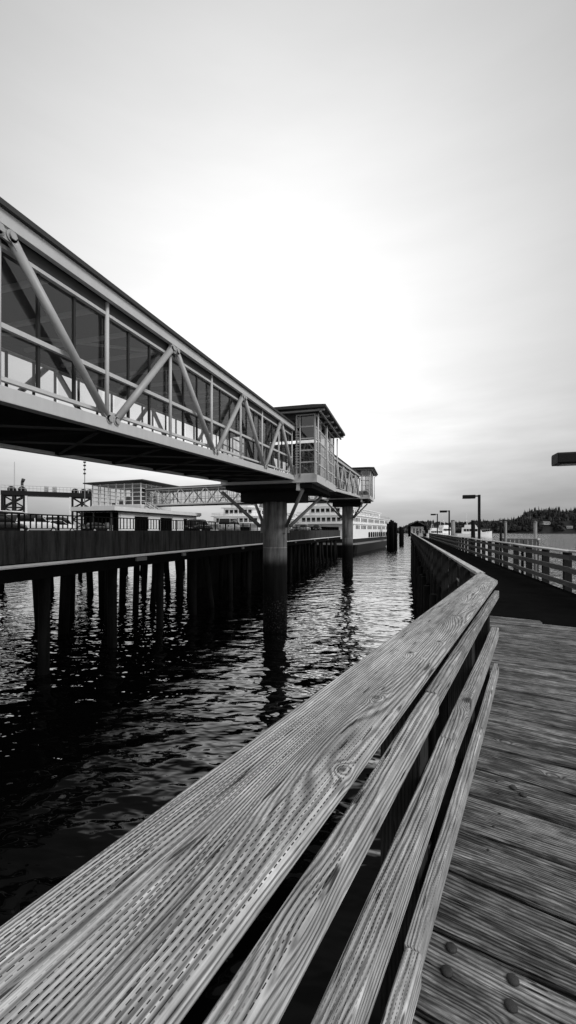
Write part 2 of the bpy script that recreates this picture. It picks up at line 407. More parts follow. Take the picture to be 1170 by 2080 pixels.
o = pk.build('decking', M['plank'], pier); o.rotation_euler = (0, 0, -ANG)
# far walkway: dark surface + planked base
mb = MB()
pts = [loc2w(0, 8.42)]
a = (0.86, (8.417 - 0.86 * sA) / cA); b = (2.22, (8.417 - 2.22 * sA) / cA); c = (2.22, (8.098 - 2.22 * sA) / cA); d = (4.0, (8.098 - 4.0 * sA) / cA)
mb.prism([a, b, c, d, (4.0, 112), (0.86, 112)], -0.09, 0.004)
mb.build('walkway_surface', M['mat'], pier)
mb = MB()
mb.box(0.90, 1.1, 5.6, 112, -0.55, -0.10); mb.box(3.7, 3.95, -6, 112, -0.55, -0.10); mb.box(2.2, 2.45, -6, 112, -0.55, -0.10)
for k in range(-1, 28): mb.box(0.72, 4.1, k * 4.0 + 5.2, k * 4.0 + 5.5, -0.95, -0.56)
mb.build('stringer', M['black'], pier)
mb = MB(); mb.box(0.2, 0.5, -2, 3.2, -0.55, -0.1); mb.build('stringer', M['black'], pier)
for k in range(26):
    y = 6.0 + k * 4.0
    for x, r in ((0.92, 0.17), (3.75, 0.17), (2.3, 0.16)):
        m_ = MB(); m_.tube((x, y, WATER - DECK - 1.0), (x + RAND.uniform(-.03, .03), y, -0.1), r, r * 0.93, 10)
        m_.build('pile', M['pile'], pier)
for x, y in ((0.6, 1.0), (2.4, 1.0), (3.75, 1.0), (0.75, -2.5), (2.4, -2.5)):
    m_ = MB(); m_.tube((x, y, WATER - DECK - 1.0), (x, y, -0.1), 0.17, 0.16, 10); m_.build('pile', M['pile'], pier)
# outer skirt boards hanging below the far left railing
sk = MB()
sk.box(0.86, 0.90, 5.6, 112, -0.85, -0.095)
sk.build('skirt_board', M['black'], pier)
# bolts on the nearest plank
hb = MB(); hb.lathe([(0.021, 0.0), (0.021, 0.003), (0.017, 0.008), (0.010, 0.0105), (0.002, 0.011)], n=14)
hm = hb.mesh('bolt', M['iron_head'])
for x, y in ((0.158, 1.646), (0.135, 1.554), (0.354, 1.59), (0.328, 1.501), (0.62, 2.78), (0.66, 2.72)):
    inst(hm, 'bolt', pier, (x, y, 0.003))

nb_ = MB(); nb_.lathe([(0.007, 0.0), (0.0065, 0.0015), (0.001, 0.002)], n=8); nm_ = nb_.mesh('nail', M['iron_head'])
for k in range(1, 20):
    for dd in (-0.19, 0.95):
        for q in (0.08, 0.21):
            if RAND.random() < 0.75:
                inst(nm_, 'nail', pier, (*loc2w(dd + RAND.uniform(-.03, .03), 1.699 + 0.32 * k + q), 0.002))

# ---- near railing: local x = across (d), local y = along (t), z from the deck
nr = thing('wooden_railing', 'close weathered wooden railing with broad incised cap board in the foreground', 'railing', (0, 0, DECK), -ANG)
mb = MB(); mb.rnd = 0.31
def strip(poly, z0, z1, mb):
    mb.prism(poly, z0, z1)
strip([(-0.622, -1.8), (-0.350, -1.8), (-0.350, 4.87), (-0.622, 5.80)], 1.007, 1.045, mb)
mb.build('cap_board', M['cap'], nr, bevel=0.007)
def rail_board(x0, x1, y0, y1, z0, z1, rnd, name='rail', wob=0.004):
    m_ = MB(); n = 14; vs = []; fs = []
    for i in range(n + 1):
        y = y0 + (y1 - y0) * i / n
        jx = math.sin(y * 1.7 + rnd * 9) * wob; jz = math.sin(y * 1.1 + rnd * 23) * wob
        vs += [(x0 + jx, y, z0 + jz), (x1 + jx, y, z0 + jz), (x1 + jx, y, z1 + jz), (x0 + jx, y, z1 + jz)]
    for i in range(n):
        a = i * 4
        for j in range(4): fs.append((a + j, a + (j + 1) % 4, a + 4 + (j + 1) % 4, a + 4 + j))
    fs.append((0, 1, 2, 3)); fs.append(tuple(n * 4 + j for j in (3, 2, 1, 0)))
    m_.add(vs, fs, False, rnd)
    return m_.build(name, M['rail'], nr, bevel=0.006)
rail_board(-0.355, -0.304, -1.8, 1.575, 0.902, 0.978, 0.13)
rail_board(-0.362, -0.320, 1.580, 4.60, 0.899, 0.974, 0.57)
rail_board(-0.388, -0.317, -1.8, 2.02, 0.497, 0.602, 0.77)
rail_board(-0.388, -0.320, 2.025, 4.62, 0.495, 0.600, 0.22)
rail_board(-0.368, -0.315, -1.8, 1.35, 0.105, 0.213, 0.41)
rail_board(-0.372, -0.322, 1.355, 4.68, 0.103, 0.210, 0.93)
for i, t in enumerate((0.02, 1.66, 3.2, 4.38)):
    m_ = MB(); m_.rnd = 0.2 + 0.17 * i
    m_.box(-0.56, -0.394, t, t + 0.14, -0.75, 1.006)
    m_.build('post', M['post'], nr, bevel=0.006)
# plugs / nail heads in the cap
hb = MB(); hb.lathe([(0.012, 0), (0.011, 0.0015), (0.002, 0.002)], n=10); pm = hb.mesh('nail_head', M['grey_light'])
for d_, t_ in ((-0.47, 1.72), (-0.405, 1.74), (-0.47, 3.34), (-0.41, 3.36), (-0.48, 4.58)):
    inst(pm, 'nail_head', nr, (d_, t_, 1.0452))

# ---- left railing of the far walkway (seen from its outer side)
fl = thing('wooden_railing', 'long wooden railing on the water side of the pier, seen from outside', 'railing', (0.85, 5.0, DECK))
m_ = MB(); m_.rnd = 0.4; m_.box(-0.012, 0.088, 0.62, 106, 1.005, 1.045); m_.build('cap_board', M['capf'], fl, bevel=0.006)
for z0, z1 in ((0.888, 0.968), (0.495, 0.60), (0.105, 0.21)):
    m_ = MB(); m_.rnd = RAND.random(); m_.box(0.085, 0.13, 1.0, 106, z0, z1); m_.build('rail', M['rail_far'], fl)
y = 1.9; i = 0
while y < 106:
    m_ = MB(); lo = -RAND.uniform(0.35, 0.75)
    m_.box(-0.06, 0.082, y, y + 0.13, lo, 1.004); m_.build('post', M['post_side'], fl, bevel=0.006 if y < 20 else 0)
    y += 1.75; i += 1
# fender timbers down the outer face (part of the pier)
for i in range(24):
    y = 6.4 + i * 3.5 + RAND.uniform(-.5, .5)
    m_ = MB(); m_.tube((0.70, y, WATER - DECK - 1), (0.74 + RAND.uniform(-.05, .03), y, RAND.uniform(-0.9, 0.1)), 0.13, 0.115, 9)
    m_.build('fender_pile', M['pile'], pier)

# ---- right railing
rr_ = thing('wooden_railing', 'long wooden three rail fence with bright cap on the harbour side', 'railing', (4.03, -4.0, DECK))
y = 0.0
caps = []
L0 = 90.0
seg = 5.4
while y < L0:
    m_ = MB(); m_.rnd = RAND.random(); jz = RAND.uniform(-0.012, 0.012); jx = RAND.uniform(-0.02, 0.02)
    m_.box(-0.03 + jx, 0.27 + jx, y + 0.003, min(y + seg, L0) - 0.003, 1.0 + jz, 1.042 + jz)
    m_.build('cap_board', M['capf'], rr_, bevel=0.006)
    for z0, z1 in ((0.80, 0.925), (0.46, 0.60), (0.10, 0.235)):
        m_ = MB(); m_.rnd = RAND.random(); j = RAND.uniform(-0.012, 0.012)
        m_.box(0.0, 0.05 + RAND.uniform(0, .008), y + 0.003, min(y + seg, L0) - 0.003, z0 + j, z1 + j)
        m_.build('rail', M['rail_far'], rr_, bevel=0.005)
    y += seg
y = 0.35
while y < L0:
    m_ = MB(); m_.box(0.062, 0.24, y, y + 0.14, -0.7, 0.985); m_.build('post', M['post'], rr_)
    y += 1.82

# ------------------------------------------------------------------ lamp posts
def lamp(x, y, top, label, head=0.74, thick=0.23, arm=0.16):
    t = thing('lamp_post', label, 'lamp post', (x, y, DECK), 0, 'lamp posts along the pier')
    h = top - DECK
    m_ = MB(); m_.box(-0.075, 0.075, -0.075, 0.075, 0.0, h); m_.build('pole', M['lamp'], t, bevel=0.01)
    m_ = MB(); m_.box(-0.11, 0.11, -0.11, 0.11, -0.5, 0.03); m_.build('base_plate', M['lamp'], t)
    m_ = MB(); m_.box(-0.08 - arm, -0.076, -0.05, 0.05, h - 0.12, h - 0.03); m_.build('arm', M['lamp'], t)
    m_ = MB(); x1 = -0.08 - arm; x0 = x1 - head
    m_.prismx([(-0.17, 0), (0.17, 0), (0.19, 0.03), (0.19, thick - 0.03), (0.16, thick), (-0.16, thick), (-0.19, thick - 0.03), (-0.19, 0.03)], x0, x1)
    for i in range(len(m_.v)): m_.v[i] = (m_.v[i][0], m_.v[i][1], m_.v[i][2] + h - thick - 0.0)
    hd = m_.build('lamp_head', M['lamp'], t, bevel=0.01)
    m_ = MB(); m_.box(x0 + 0.08, x0 + 0.5, -0.13, 0.13, h - thick - 0.008, h - thick - 0.002); m_.build('lens', M['lens'], hd)
    return t
lamp(4.42, 28.6, 2.28, 'tall dark lamp post with boxy head, second along the pier and fully in view')
lamp(4.42, 48.3, 2.20, 'dark lamp post with boxy head between the tallest lamp and the farthest one')
lamp(4.42, 67.0, 2.55, 'farthest dark lamp post near the small hut')
lamp(4.5, 9.15, 1.50, 'nearest lamp post, only its dark boxy head reaching in at the right edge', head=1.35, thick=0.22, arm=0.3)

# ------------------------------------------------------------------ glazed walkway spans
HP = 3.21
def span(name, label, loc, rz, n, W, slope, first_lower, detail=2, tube_r=0.105, cat='footbridge', braces=True, mul=True):
    """local: right face x=0, left face x=-W, runs along +y; z=0 at lower chord bottom at y=0"""
    t = thing(name, label, cat, loc, rz, 'covered glass walkway bridge')
    L = n * HP
    Z = lambda y, z: z + slope * y
    def lin(nm, mat, x0, x1, z0, z1, ya=0.0, yb=None, bevel=0.0):
        yb = L if yb is None else yb
        m_ = MB(); vs = []
        for y in (ya, yb):
            vs += [(x0, y, Z(y, z0)), (x1, y, Z(y, z0)), (x1, y, Z(y, z1)), (x0, y, Z(y, z1))]
        m_.add(vs, [(0, 1, 2, 3), (7, 6, 5, 4), (0, 4, 5, 1), (1, 5, 6, 2), (2, 6, 7, 3), (3, 7, 4, 0)])
        return m_.build(nm, mat, t, bevel=bevel)
    for s in (0, 1):
        X = (lambda x: x) if s == 0 else (lambda x: -W - x)
        lo = lambda a, b: (min(X(a), X(b)), max(X(a), X(b)))
        lin('lower_chord', M['steel'], *lo(0.0, -0.28), 0.0, 0.33, bevel=0.012 if detail > 1 else 0)
        lin('fascia', M['steel'], *lo(0.03, -0.12), 3.64, 3.95, bevel=0.008 if detail > 1 else 0)
        lin('upper_chord', M['steel_dark'], *lo(-0.20, -0.52), 3.40, 3.70)  # dark steel here imitates the shadow below the fascia
        lin('head_rail', M['steel'], *lo(-0.20, -0.32), 3.30, 3.385)
        lin('mid_rail', M['steel'], *lo(-0.21, -0.32), 1.62, 1.73)
        lin('sill_rail', M['steel'], *lo(-0.20, -0.32), 0.50, 0.59)
        # posts at nodes
        for j in range(n + 1):
            y = j * HP; m_ = MB()
            m_.tube((X(-0.20), y, Z(y, 0.3)), (X(-0.20), y, Z(y, 3.66)), 0.058 if s == 0 else 0.05, None, 8 if detail > 1 else 6)
            m_.build('post', M['steel'], t)
        if mul:
            for j in range(n):
                for q in (1 / 3, 2 / 3):
                    y = (j + q) * HP; m_ = MB()
                    x0, x1 = lo(-0.29, -0.36); m_.box(x0, x1, y - 0.035, y + 0.035, Z(y, 0.55), Z(y, 3.31)); m_.build('mullion', M['mull'], t)
        for j in range(n):
            y0 = j * HP + 0.03; y1 = (j + 1) * HP - 0.03; m_ = MB(); x = X(-0.325)
            m_.quad((x, y0, Z(y0, 0.5)), (x, y1, Z(y1, 0.5)), (x, y1, Z(y1, 3.36)), (x, y0, Z(y0, 3.36)))
            m_.build('glass_pane', M['glass'], t)
        # lower gap strip (light kick plate slots): thin rail near chord
        # diagonals with pin plates
        zl, zh = 0.30, 3.52
        for j in range(n):
            lower0 = (j % 2 == 0) == first_lower
            ya, yb = j * HP, (j + 1) * HP
            p0 = Vector((X(-0.04), ya + 0.14, Z(ya + 0.14, zl if lower0 else zh)))
            p1 = Vector((X(-0.04), yb - 0.14, Z(yb - 0.14, zh if lower0 else zl)))
            dv = (p1 - p0).normalized()
            m_ = MB(); m_.tube(p0 + dv * 0.16, p1 - dv * 0.16, tube_r, None, 16 if detail > 1 else 8)
            if detail > 1:
                m_.tube(p0 + dv * 0.12, p0 + dv * 0.2, tube_r * 0.75, tube_r * 1.0, 14); m_.tube(p1 - dv * 0.2, p1 - dv * 0.12, tube_r * 1.0, tube_r * 0.75, 14)
            dg = m_.build('diagonal_strut', M['tube'], t)
            if detail > 1 and s == 0:
                for p, sg in ((p0, 1), (p1, -1)):
                    m_ = MB()
                    ex = X(-0.04)
                    for off in (-0.05, 0.05):
                        c0 = p + Vector((off, 0, 0))
                        m_.tube(c0 + Vector((-0.013, 0, 0)), c0 + Vector((0.013, 0, 0)), 0.125, None, 14)
                        m_.beam(c0, c0 + dv * (sg * 0.24), 0.026, 0.19, up=(0, dv.z * -1, dv.y))
                    m_.tube(p + Vector((-0.10, 0, 0)), p + Vector((0.10, 0, 0)), 0.05, None, 10)
                    m_.tube(p + Vector((0.085, 0, 0)), p + Vector((0.115, 0, 0)), 0.085, None, 6)
                    m_.build('pin_plate', M['tube'], dg)
        if detail > 1 and s == 0:
            for j in range(n + 1):
                y = j * HP
                low = (j % 2 == 0) == first_lower
                m_ = MB(); z = Z(y, 0.30 if low else 3.52)
                m_.box(-0.07, -0.01, y - 0.24, y + 0.24, z - 0.15, z + 0.14) if low else m_.box(-0.07, -0.01, y - 0.24, y + 0.24, z - 0.13, z + 0.17)
                m_.build('gusset', M['tube'], t)
    lin('roof', M['roof_dark'], -W - 0.13, 0.13, 3.952, 4.07)
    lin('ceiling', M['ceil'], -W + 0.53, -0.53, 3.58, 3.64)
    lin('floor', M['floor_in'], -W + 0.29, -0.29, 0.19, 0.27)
    for j in range(n * 2 + 1):
        y = min(max(j * HP / 2, 0.1), L - 0.1); m_ = MB(); m_.box(-W + 0.53, -0.53, y - 0.05, y + 0.05, Z(y, 3.46), Z(y, 3.578)); m_.build('ceiling_rib', M['rib'], t)
    if braces:
        for j in range(n):
            ya, yb = j * HP, (j + 1) * HP
            m_ = MB()
            q0 = (-0.6, ya, Z(ya, 3.50)); q1 = (-W + 0.6, yb, Z(yb, 3.50))
            if j % 2: q0, q1 = (-W + 0.6, ya, Z(ya, 3.50)), (-0.6, yb, Z(yb, 3.50))
            m_.beam(q0, q1, 0.09, 0.07); m_.build('ceiling_brace', M['rib'], t)
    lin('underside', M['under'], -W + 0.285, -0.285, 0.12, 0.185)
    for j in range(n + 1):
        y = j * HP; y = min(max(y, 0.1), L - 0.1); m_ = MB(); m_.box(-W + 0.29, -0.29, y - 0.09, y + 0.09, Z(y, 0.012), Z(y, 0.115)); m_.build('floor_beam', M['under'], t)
    if braces:
        for j in range(n):
            ya, yb = j * HP, (j + 1) * HP
            for q0, q1 in (((-0.4, ya), (-W + 0.4, yb)), ((-W + 0.4, ya), (-0.4, yb))):
                m_ = MB(); m_.beam((q0[0], q0[1], Z(q0[1], 0.05)), (q1[0], q1[1], Z(q1[1], 0.05)), 0.08, 0.06); m_.build('underside_brace', M['brace'], t)
    return t

SL = 0.0464
BX = -8.0; BW = 5.6
zb = lambda y: 3.70 + SL * (y - 28.9)
y0 = 28.9 - 13 * HP
sp1 = span('covered_walkway', 'long glazed truss footbridge crossing the upper left above the water', (BX, y0, zb(y0)), 0, 13, BW, SL, False)
span('covered_walkway', 'farther glazed truss span between the two glass towers', (BX, 36.9, zb(36.9)), 0, 11, BW, SL, True, detail=1)
# spur span from the left terminal to the far tower
dx, dy = (-13.8 + 57.5), (75.5 - 80.0)
span('covered_walkway', 'pale truss footbridge behind, linking the glass terminal to the far tower', (-57.5, 80.0, 5.55), math.atan2(-dx, dy), 13, 5.0, 0.003, True, detail=1, tube_r=0.13, braces=False)

# ------------------------------------------------------------------ glass towers over the columns
def tower(label, loc, rows=5):
    """loc = near/left reference: x of bridge axis right face BX, y start; z = floor top"""
    t = thing('glass_tower', label, 'tower', loc, 0, 'glass towers on the footbridge')
    X0, X1, Y0, Y1 = -5.9, 1.51, 0.0, 7.9         # relative to bridge right face
    m_ = MB(); m_.box(X0 - 0.1, X1 + 0.18, Y0 + 0.03, Y1 + 0.1, -0.60, 0.0); m_.build('base_slab', M['steel'], t, bevel=0.02)
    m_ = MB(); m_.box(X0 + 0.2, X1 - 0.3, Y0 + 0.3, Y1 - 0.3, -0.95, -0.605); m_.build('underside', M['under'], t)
    H = 4.42
    cs = [(X1, Y0 + 0.12), (X1, Y1), (X0, Y0 + 0.12), (X0, Y1)]
    for x, y in cs:
        m_ = MB(); m_.box(x - 0.06, x + 0.06, y - 0.06, y + 0.06, 0.0, H); m_.build('corner_post', M['steel'], t)
    # front (near) face beside the bridge, right face, rear, left
    ys = [Y0 + 0.12 + (Y1 - Y0 - 0.12) * k / 4 for k in range(1, 4)]
    for y in ys:
        for x in (X1, X0):
            m_ = MB(); m_.box(x - 0.05, x + 0.05, y - 0.045, y + 0.045, 0.0, H); m_.build('mullion', M['steel'], t)
    for x in (0.12,):
        for y in (Y0 + 0.12, Y1):
            m_ = MB(); m_.box(x - 0.05, x + 0.05, y - 0.05, y + 0.05, 0.0, H); m_.build('mullion', M['steel'], t)
    for k in range(rows + 1):
        z = 0.04 + (H - 0.08) * k / rows
        m_ = MB(); h = 0.045
        m_.box(0.17, X1 - 0.06, Y0 + 0.085, Y0 + 0.155, z - h, z + h); m_.build('transom', M['steel'], t)
        m_ = MB(); m_.box(X1 - 0.035, X1 + 0.035, Y0 + 0.18, Y1 - 0.06, z - h, z + h); m_.build('transom', M['steel'], t)
        m_ = MB(); m_.box(X0 - 0.035, X0 + 0.035, Y0 + 0.18, Y1 - 0.06, z - h, z + h); m_.build('transom', M['steel'], t)
        m_ = MB(); m_.box(0.17, X1 - 0.06, Y1 - 0.035, Y1 + 0.035, z - h, z + h); m_.build('transom', M['steel'], t)
    g = [((0.1, Y0 + 0.12), (X1, Y0 + 0.12)), ((X1, Y0 + 0.12), (X1, Y1)), ((X0, Y0 + 0.12), (X0, Y1)), ((0.1, Y1), (X1, Y1))]
    for (a, b), (c, d) in g:
        m_ = MB(); m_.quad((a, b, 0), (c, d, 0), (c, d, H), (a, b, H)); m_.build('glass_pane', M['glass_dark'], t)
    # wall pieces above the bridge roof
    m_ = MB(); m_.box(X0, 0.05, Y0 + 0.09, Y0 + 0.15, 3.75 + 0.35, H); m_.build('head_panel', M['steel_dark'], t)
    # inside: a dark counter and core so the rooms do not read as empty
    m_ = MB(); m_.box(-0.9, 0.9, 2.3, 5.9, 0.0, 1.0); m_.build('counter', M['grey_mid'], t)
    m_ = MB(); m_.box(-4.9, -3.6, 2.0, 6.0, 0.0, 3.6); m_.build('lift_core', M['steel_dark'], t)
    # roof: slab, dark soffit, rafters
    rx0, rx1, ry0, ry1 = X0 - 0.9, X1 + 0.95, Y0 - 0.75, Y1 + 0.8
    m_ = MB(); m_.prismy([(rx0, 4.92), (rx0, 4.80), (X1, 4.62), (rx1, 4.62), (rx1, 4.80), (X1, 4.86)], ry0, ry1); m_.build('roof', M['roof_dark'], t)
    m_ = MB(); m_.box(X0, X1, Y0 + 0.1, Y1, H, 4.60); m_.build('head_beam', M['steel_dark'], t)
    for k in range(6):
        y = ry0 + 0.3 + (ry1 - ry0 - 0.6) * k / 5
        m_ = MB(); m_.tube((X0 - 0.6, y, 4.50), (rx1 - 0.12, y, 4.50), 0.09, None, 8); m_.build('rafter', M['grey_mid'], t)
    for x in (X1 + 0.55, X0 - 0.5):
        m_ = MB(); m_.tube((x, ry0 + 0.1, 4.33), (x, ry1 - 0.1, 4.33), 0.075, None, 8); m_.build('purlin', M['grey_mid'], t)
    for k in (0, 2, 5):
        y = ry0 + 0.6 + (ry1 - ry0 - 1.2) * k / 5
        m_ = MB(); m_.tube((X1 + 0.30, y, -0.1), (X1 + 0.30, y, 4.28), 0.06, None, 10); m_.build('outer_post', M['steel'], t)
    # little louvre ladder in the corner with the bridge
    m_ = MB()
    for k in range(14): m_.box(0.06, 0.34, Y0 - 0.02, Y0 + 0.03, 0.5 + k * 0.2, 0.56 + k * 0.2)
    m_.build('louvre', M['grey_light'], t)
    m_ = MB(); m_.tube((0.42, Y0 - 0.02, -0.2), (0.42, Y0 - 0.02, 4.3), 0.045, None, 10); m_.build('downpipe', M['steel'], t)
    m_ = MB(); m_.box(0.08, 0.32, 0.15, 0.9, -1.15, -0.61); m_.build('bearing_block', M['steel'], t)
    return t
tower('near glass tower with dark overhanging roof halfway along the footbridge', (BX, 28.93, 4.10))
tower('smaller looking far glass tower at the end of the footbridge', (BX, 72.3, 6.12))

def column(label, x, y, top, floor):
    t = thing('concrete_column', label, 'column', (x, y, WATER), 0, 'round columns under the footbridge')
    h = top - WATER
    m_ = MB(); m_.lathe([(1.02, -1.5), (1.02, 6.95), (1.0, 6.97), (1.0, 7.0), (1.02, 7.02), (1.02, h)], n=40); m_.build('shaft', M['conc'], t)
    m_ = MB(); m_.box(-2.6, 2.6, -1.3, 1.3, h, h + (floor - top)); m_.build('pier_cap', M['under'], t)
    zb_ = 0.35 - WATER + (floor - 3.15)
    for sx, sy in ((1, -1), (1, 1), (-1, -1), (-1, 1)):
        b = MB(); b.box(sx * 0.95 - 0.16, sx * 0.95 + 0.16, sy * 0.45 - 0.12, sy * 0.45 + 0.12, zb_ - 0.55, zb_ + 0.45); b.build('bracket', M['grey_mid'], t)
        b = MB(); b.tube((sx * 1.15, sy * 0.5, zb_), (sx * 3.3, sy * 3.4, floor - WATER - 0.1), 0.15, 0.13, 10); b.build('raking_strut', M['grey_mid'], t)
    return t
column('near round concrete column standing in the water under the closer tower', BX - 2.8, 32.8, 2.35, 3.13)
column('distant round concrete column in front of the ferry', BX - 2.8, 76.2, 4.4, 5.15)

# ------------------------------------------------------------------ vehicle pier on the left
vp = thing('vehicle_pier', 'long concrete vehicle pier on dark piles across the water', 'pier', (-20, 0, 0))
Y_A, Y_B = -14.0, 125.0
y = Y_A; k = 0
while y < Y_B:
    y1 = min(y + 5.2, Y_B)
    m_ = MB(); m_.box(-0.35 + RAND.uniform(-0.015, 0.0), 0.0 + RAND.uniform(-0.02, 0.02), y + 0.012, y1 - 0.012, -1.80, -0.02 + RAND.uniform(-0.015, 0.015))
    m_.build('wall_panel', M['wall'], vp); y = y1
m_ = MB(); m_.box(-16, -0.36, Y_A, 34, -0.75, -0.36); m_.box(-36, -0.36, 34.01, Y_B, -0.75, -0.36); m_.build('deck_slab', M['asphalt'], vp)
m_ = MB(); m_.box(-0.25, -0.06, Y_A, Y_B, -1.79, -0.08); m_.build('wall_core', M['black'], vp)
m_ = MB(); m_.box(-0.4, 0.08, Y_A, Y_B, -2.04, -1.81); m_.build('ledge', M['black'], vp)
m_ = MB(); m_.box(-0.5, 0.12, Y_A, Y_B, -2.75, -2.05); m_.build('edge_beam', M['black'], vp)
m_ = MB(); m_.box(-16, -0.52, Y_A, 34, -1.6, -0.76)
m_.build('deck_beam', M['black'], vp)
m_ = MB(); m_.box(-36, -0.52, 34.01, Y_B, -1.6, -0.76); m_.build('deck_beam', M['black'], vp)
m_ = MB(); m_.tube((0.19, Y_A, -1.93), (0.19, Y_B, -1.93), 0.10, None, 10); m_.build('pipe', M['pipe'], vp)
for i, y in enumerate((9.5, 26.4, 33.0, 47, 58, 72, 88, 104)):
    m_ = MB(); m_.box(0.125, 0.30, y, y + (1.2 if i == 1 else 0.5), -2.35, -2.06); m_.build('pipe_bracket', M['grey_mid'], vp)
y = 1.4
i = 0
while y < 124:
    m_ = MB(); r = RAND.uniform(0.27, 0.38)
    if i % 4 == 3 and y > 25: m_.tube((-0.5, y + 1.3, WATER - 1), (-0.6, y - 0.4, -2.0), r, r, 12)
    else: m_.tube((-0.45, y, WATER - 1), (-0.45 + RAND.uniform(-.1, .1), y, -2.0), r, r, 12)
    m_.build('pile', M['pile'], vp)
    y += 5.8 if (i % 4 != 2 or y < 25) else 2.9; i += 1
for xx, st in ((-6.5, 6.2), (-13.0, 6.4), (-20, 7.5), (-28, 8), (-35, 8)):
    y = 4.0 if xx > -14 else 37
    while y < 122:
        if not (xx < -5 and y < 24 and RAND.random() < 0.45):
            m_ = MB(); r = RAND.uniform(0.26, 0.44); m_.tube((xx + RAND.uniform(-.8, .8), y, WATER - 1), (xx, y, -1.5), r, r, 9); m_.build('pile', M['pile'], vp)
        y += st * RAND.uniform(0.85, 1.2) * ((0.62 if xx > -14 else 0.85) if y > 30 else (0.8 if y > 21 else 1.5))
m_ = MB()
for k in range(76):
    m_.box(-9.3, -9.05 + RAND.uniform(0, 0.05), 50 + k * 0.96, 50.94 + k * 0.96, WATER - 1, -1.61)
m_.build('shade_screen', M['pile'], vp)  # added dark screen, imitates the deep shade under the pier
# dark crosswise bents farther along
m_ = MB()
for y in (39, 52, 66, 82, 100):
    m_.box(-30, -0.6, y, y + 0.5, -2.9, -1.6)
m_.build('cross_beam', M['black'], vp)

# metal railing on the wall
mr = thing('metal_railing', 'black metal railing with upright bars on top of the concrete wall', 'railing', (-20.18, 0, 0))
m_ = MB(); m_.box(-0.05, 0.05, Y_A, Y_B, 0.86, 0.93); m_.build('top_rail', M['iron'], mr)
m_ = MB(); m_.box(-0.025, 0.025, Y_A, Y_B, 0.08, 0.12); m_.build('bottom_rail', M['iron'], mr)
y = 3.2; k = 0
pm_ = MB(); pm_.box(-0.045, 0.045, -0.045, 0.045, -0.02, 0.86); postm = pm_.mesh('post', M['iron'])
bm_ = MB(); bm_.box(-0.022, 0.022, -0.034, 0.034, 0.12, 0.86); barm = bm_.mesh('bar', M['iron'])
y = 4.0
nb = 0
while y < 124:
    inst(postm, 'post', mr, (0, y, 0)); y += 2.6
y = 14.0
while nb < 98:
    inst(barm, 'bar', mr, (0, y, 0)); y += 0.37; nb += 1

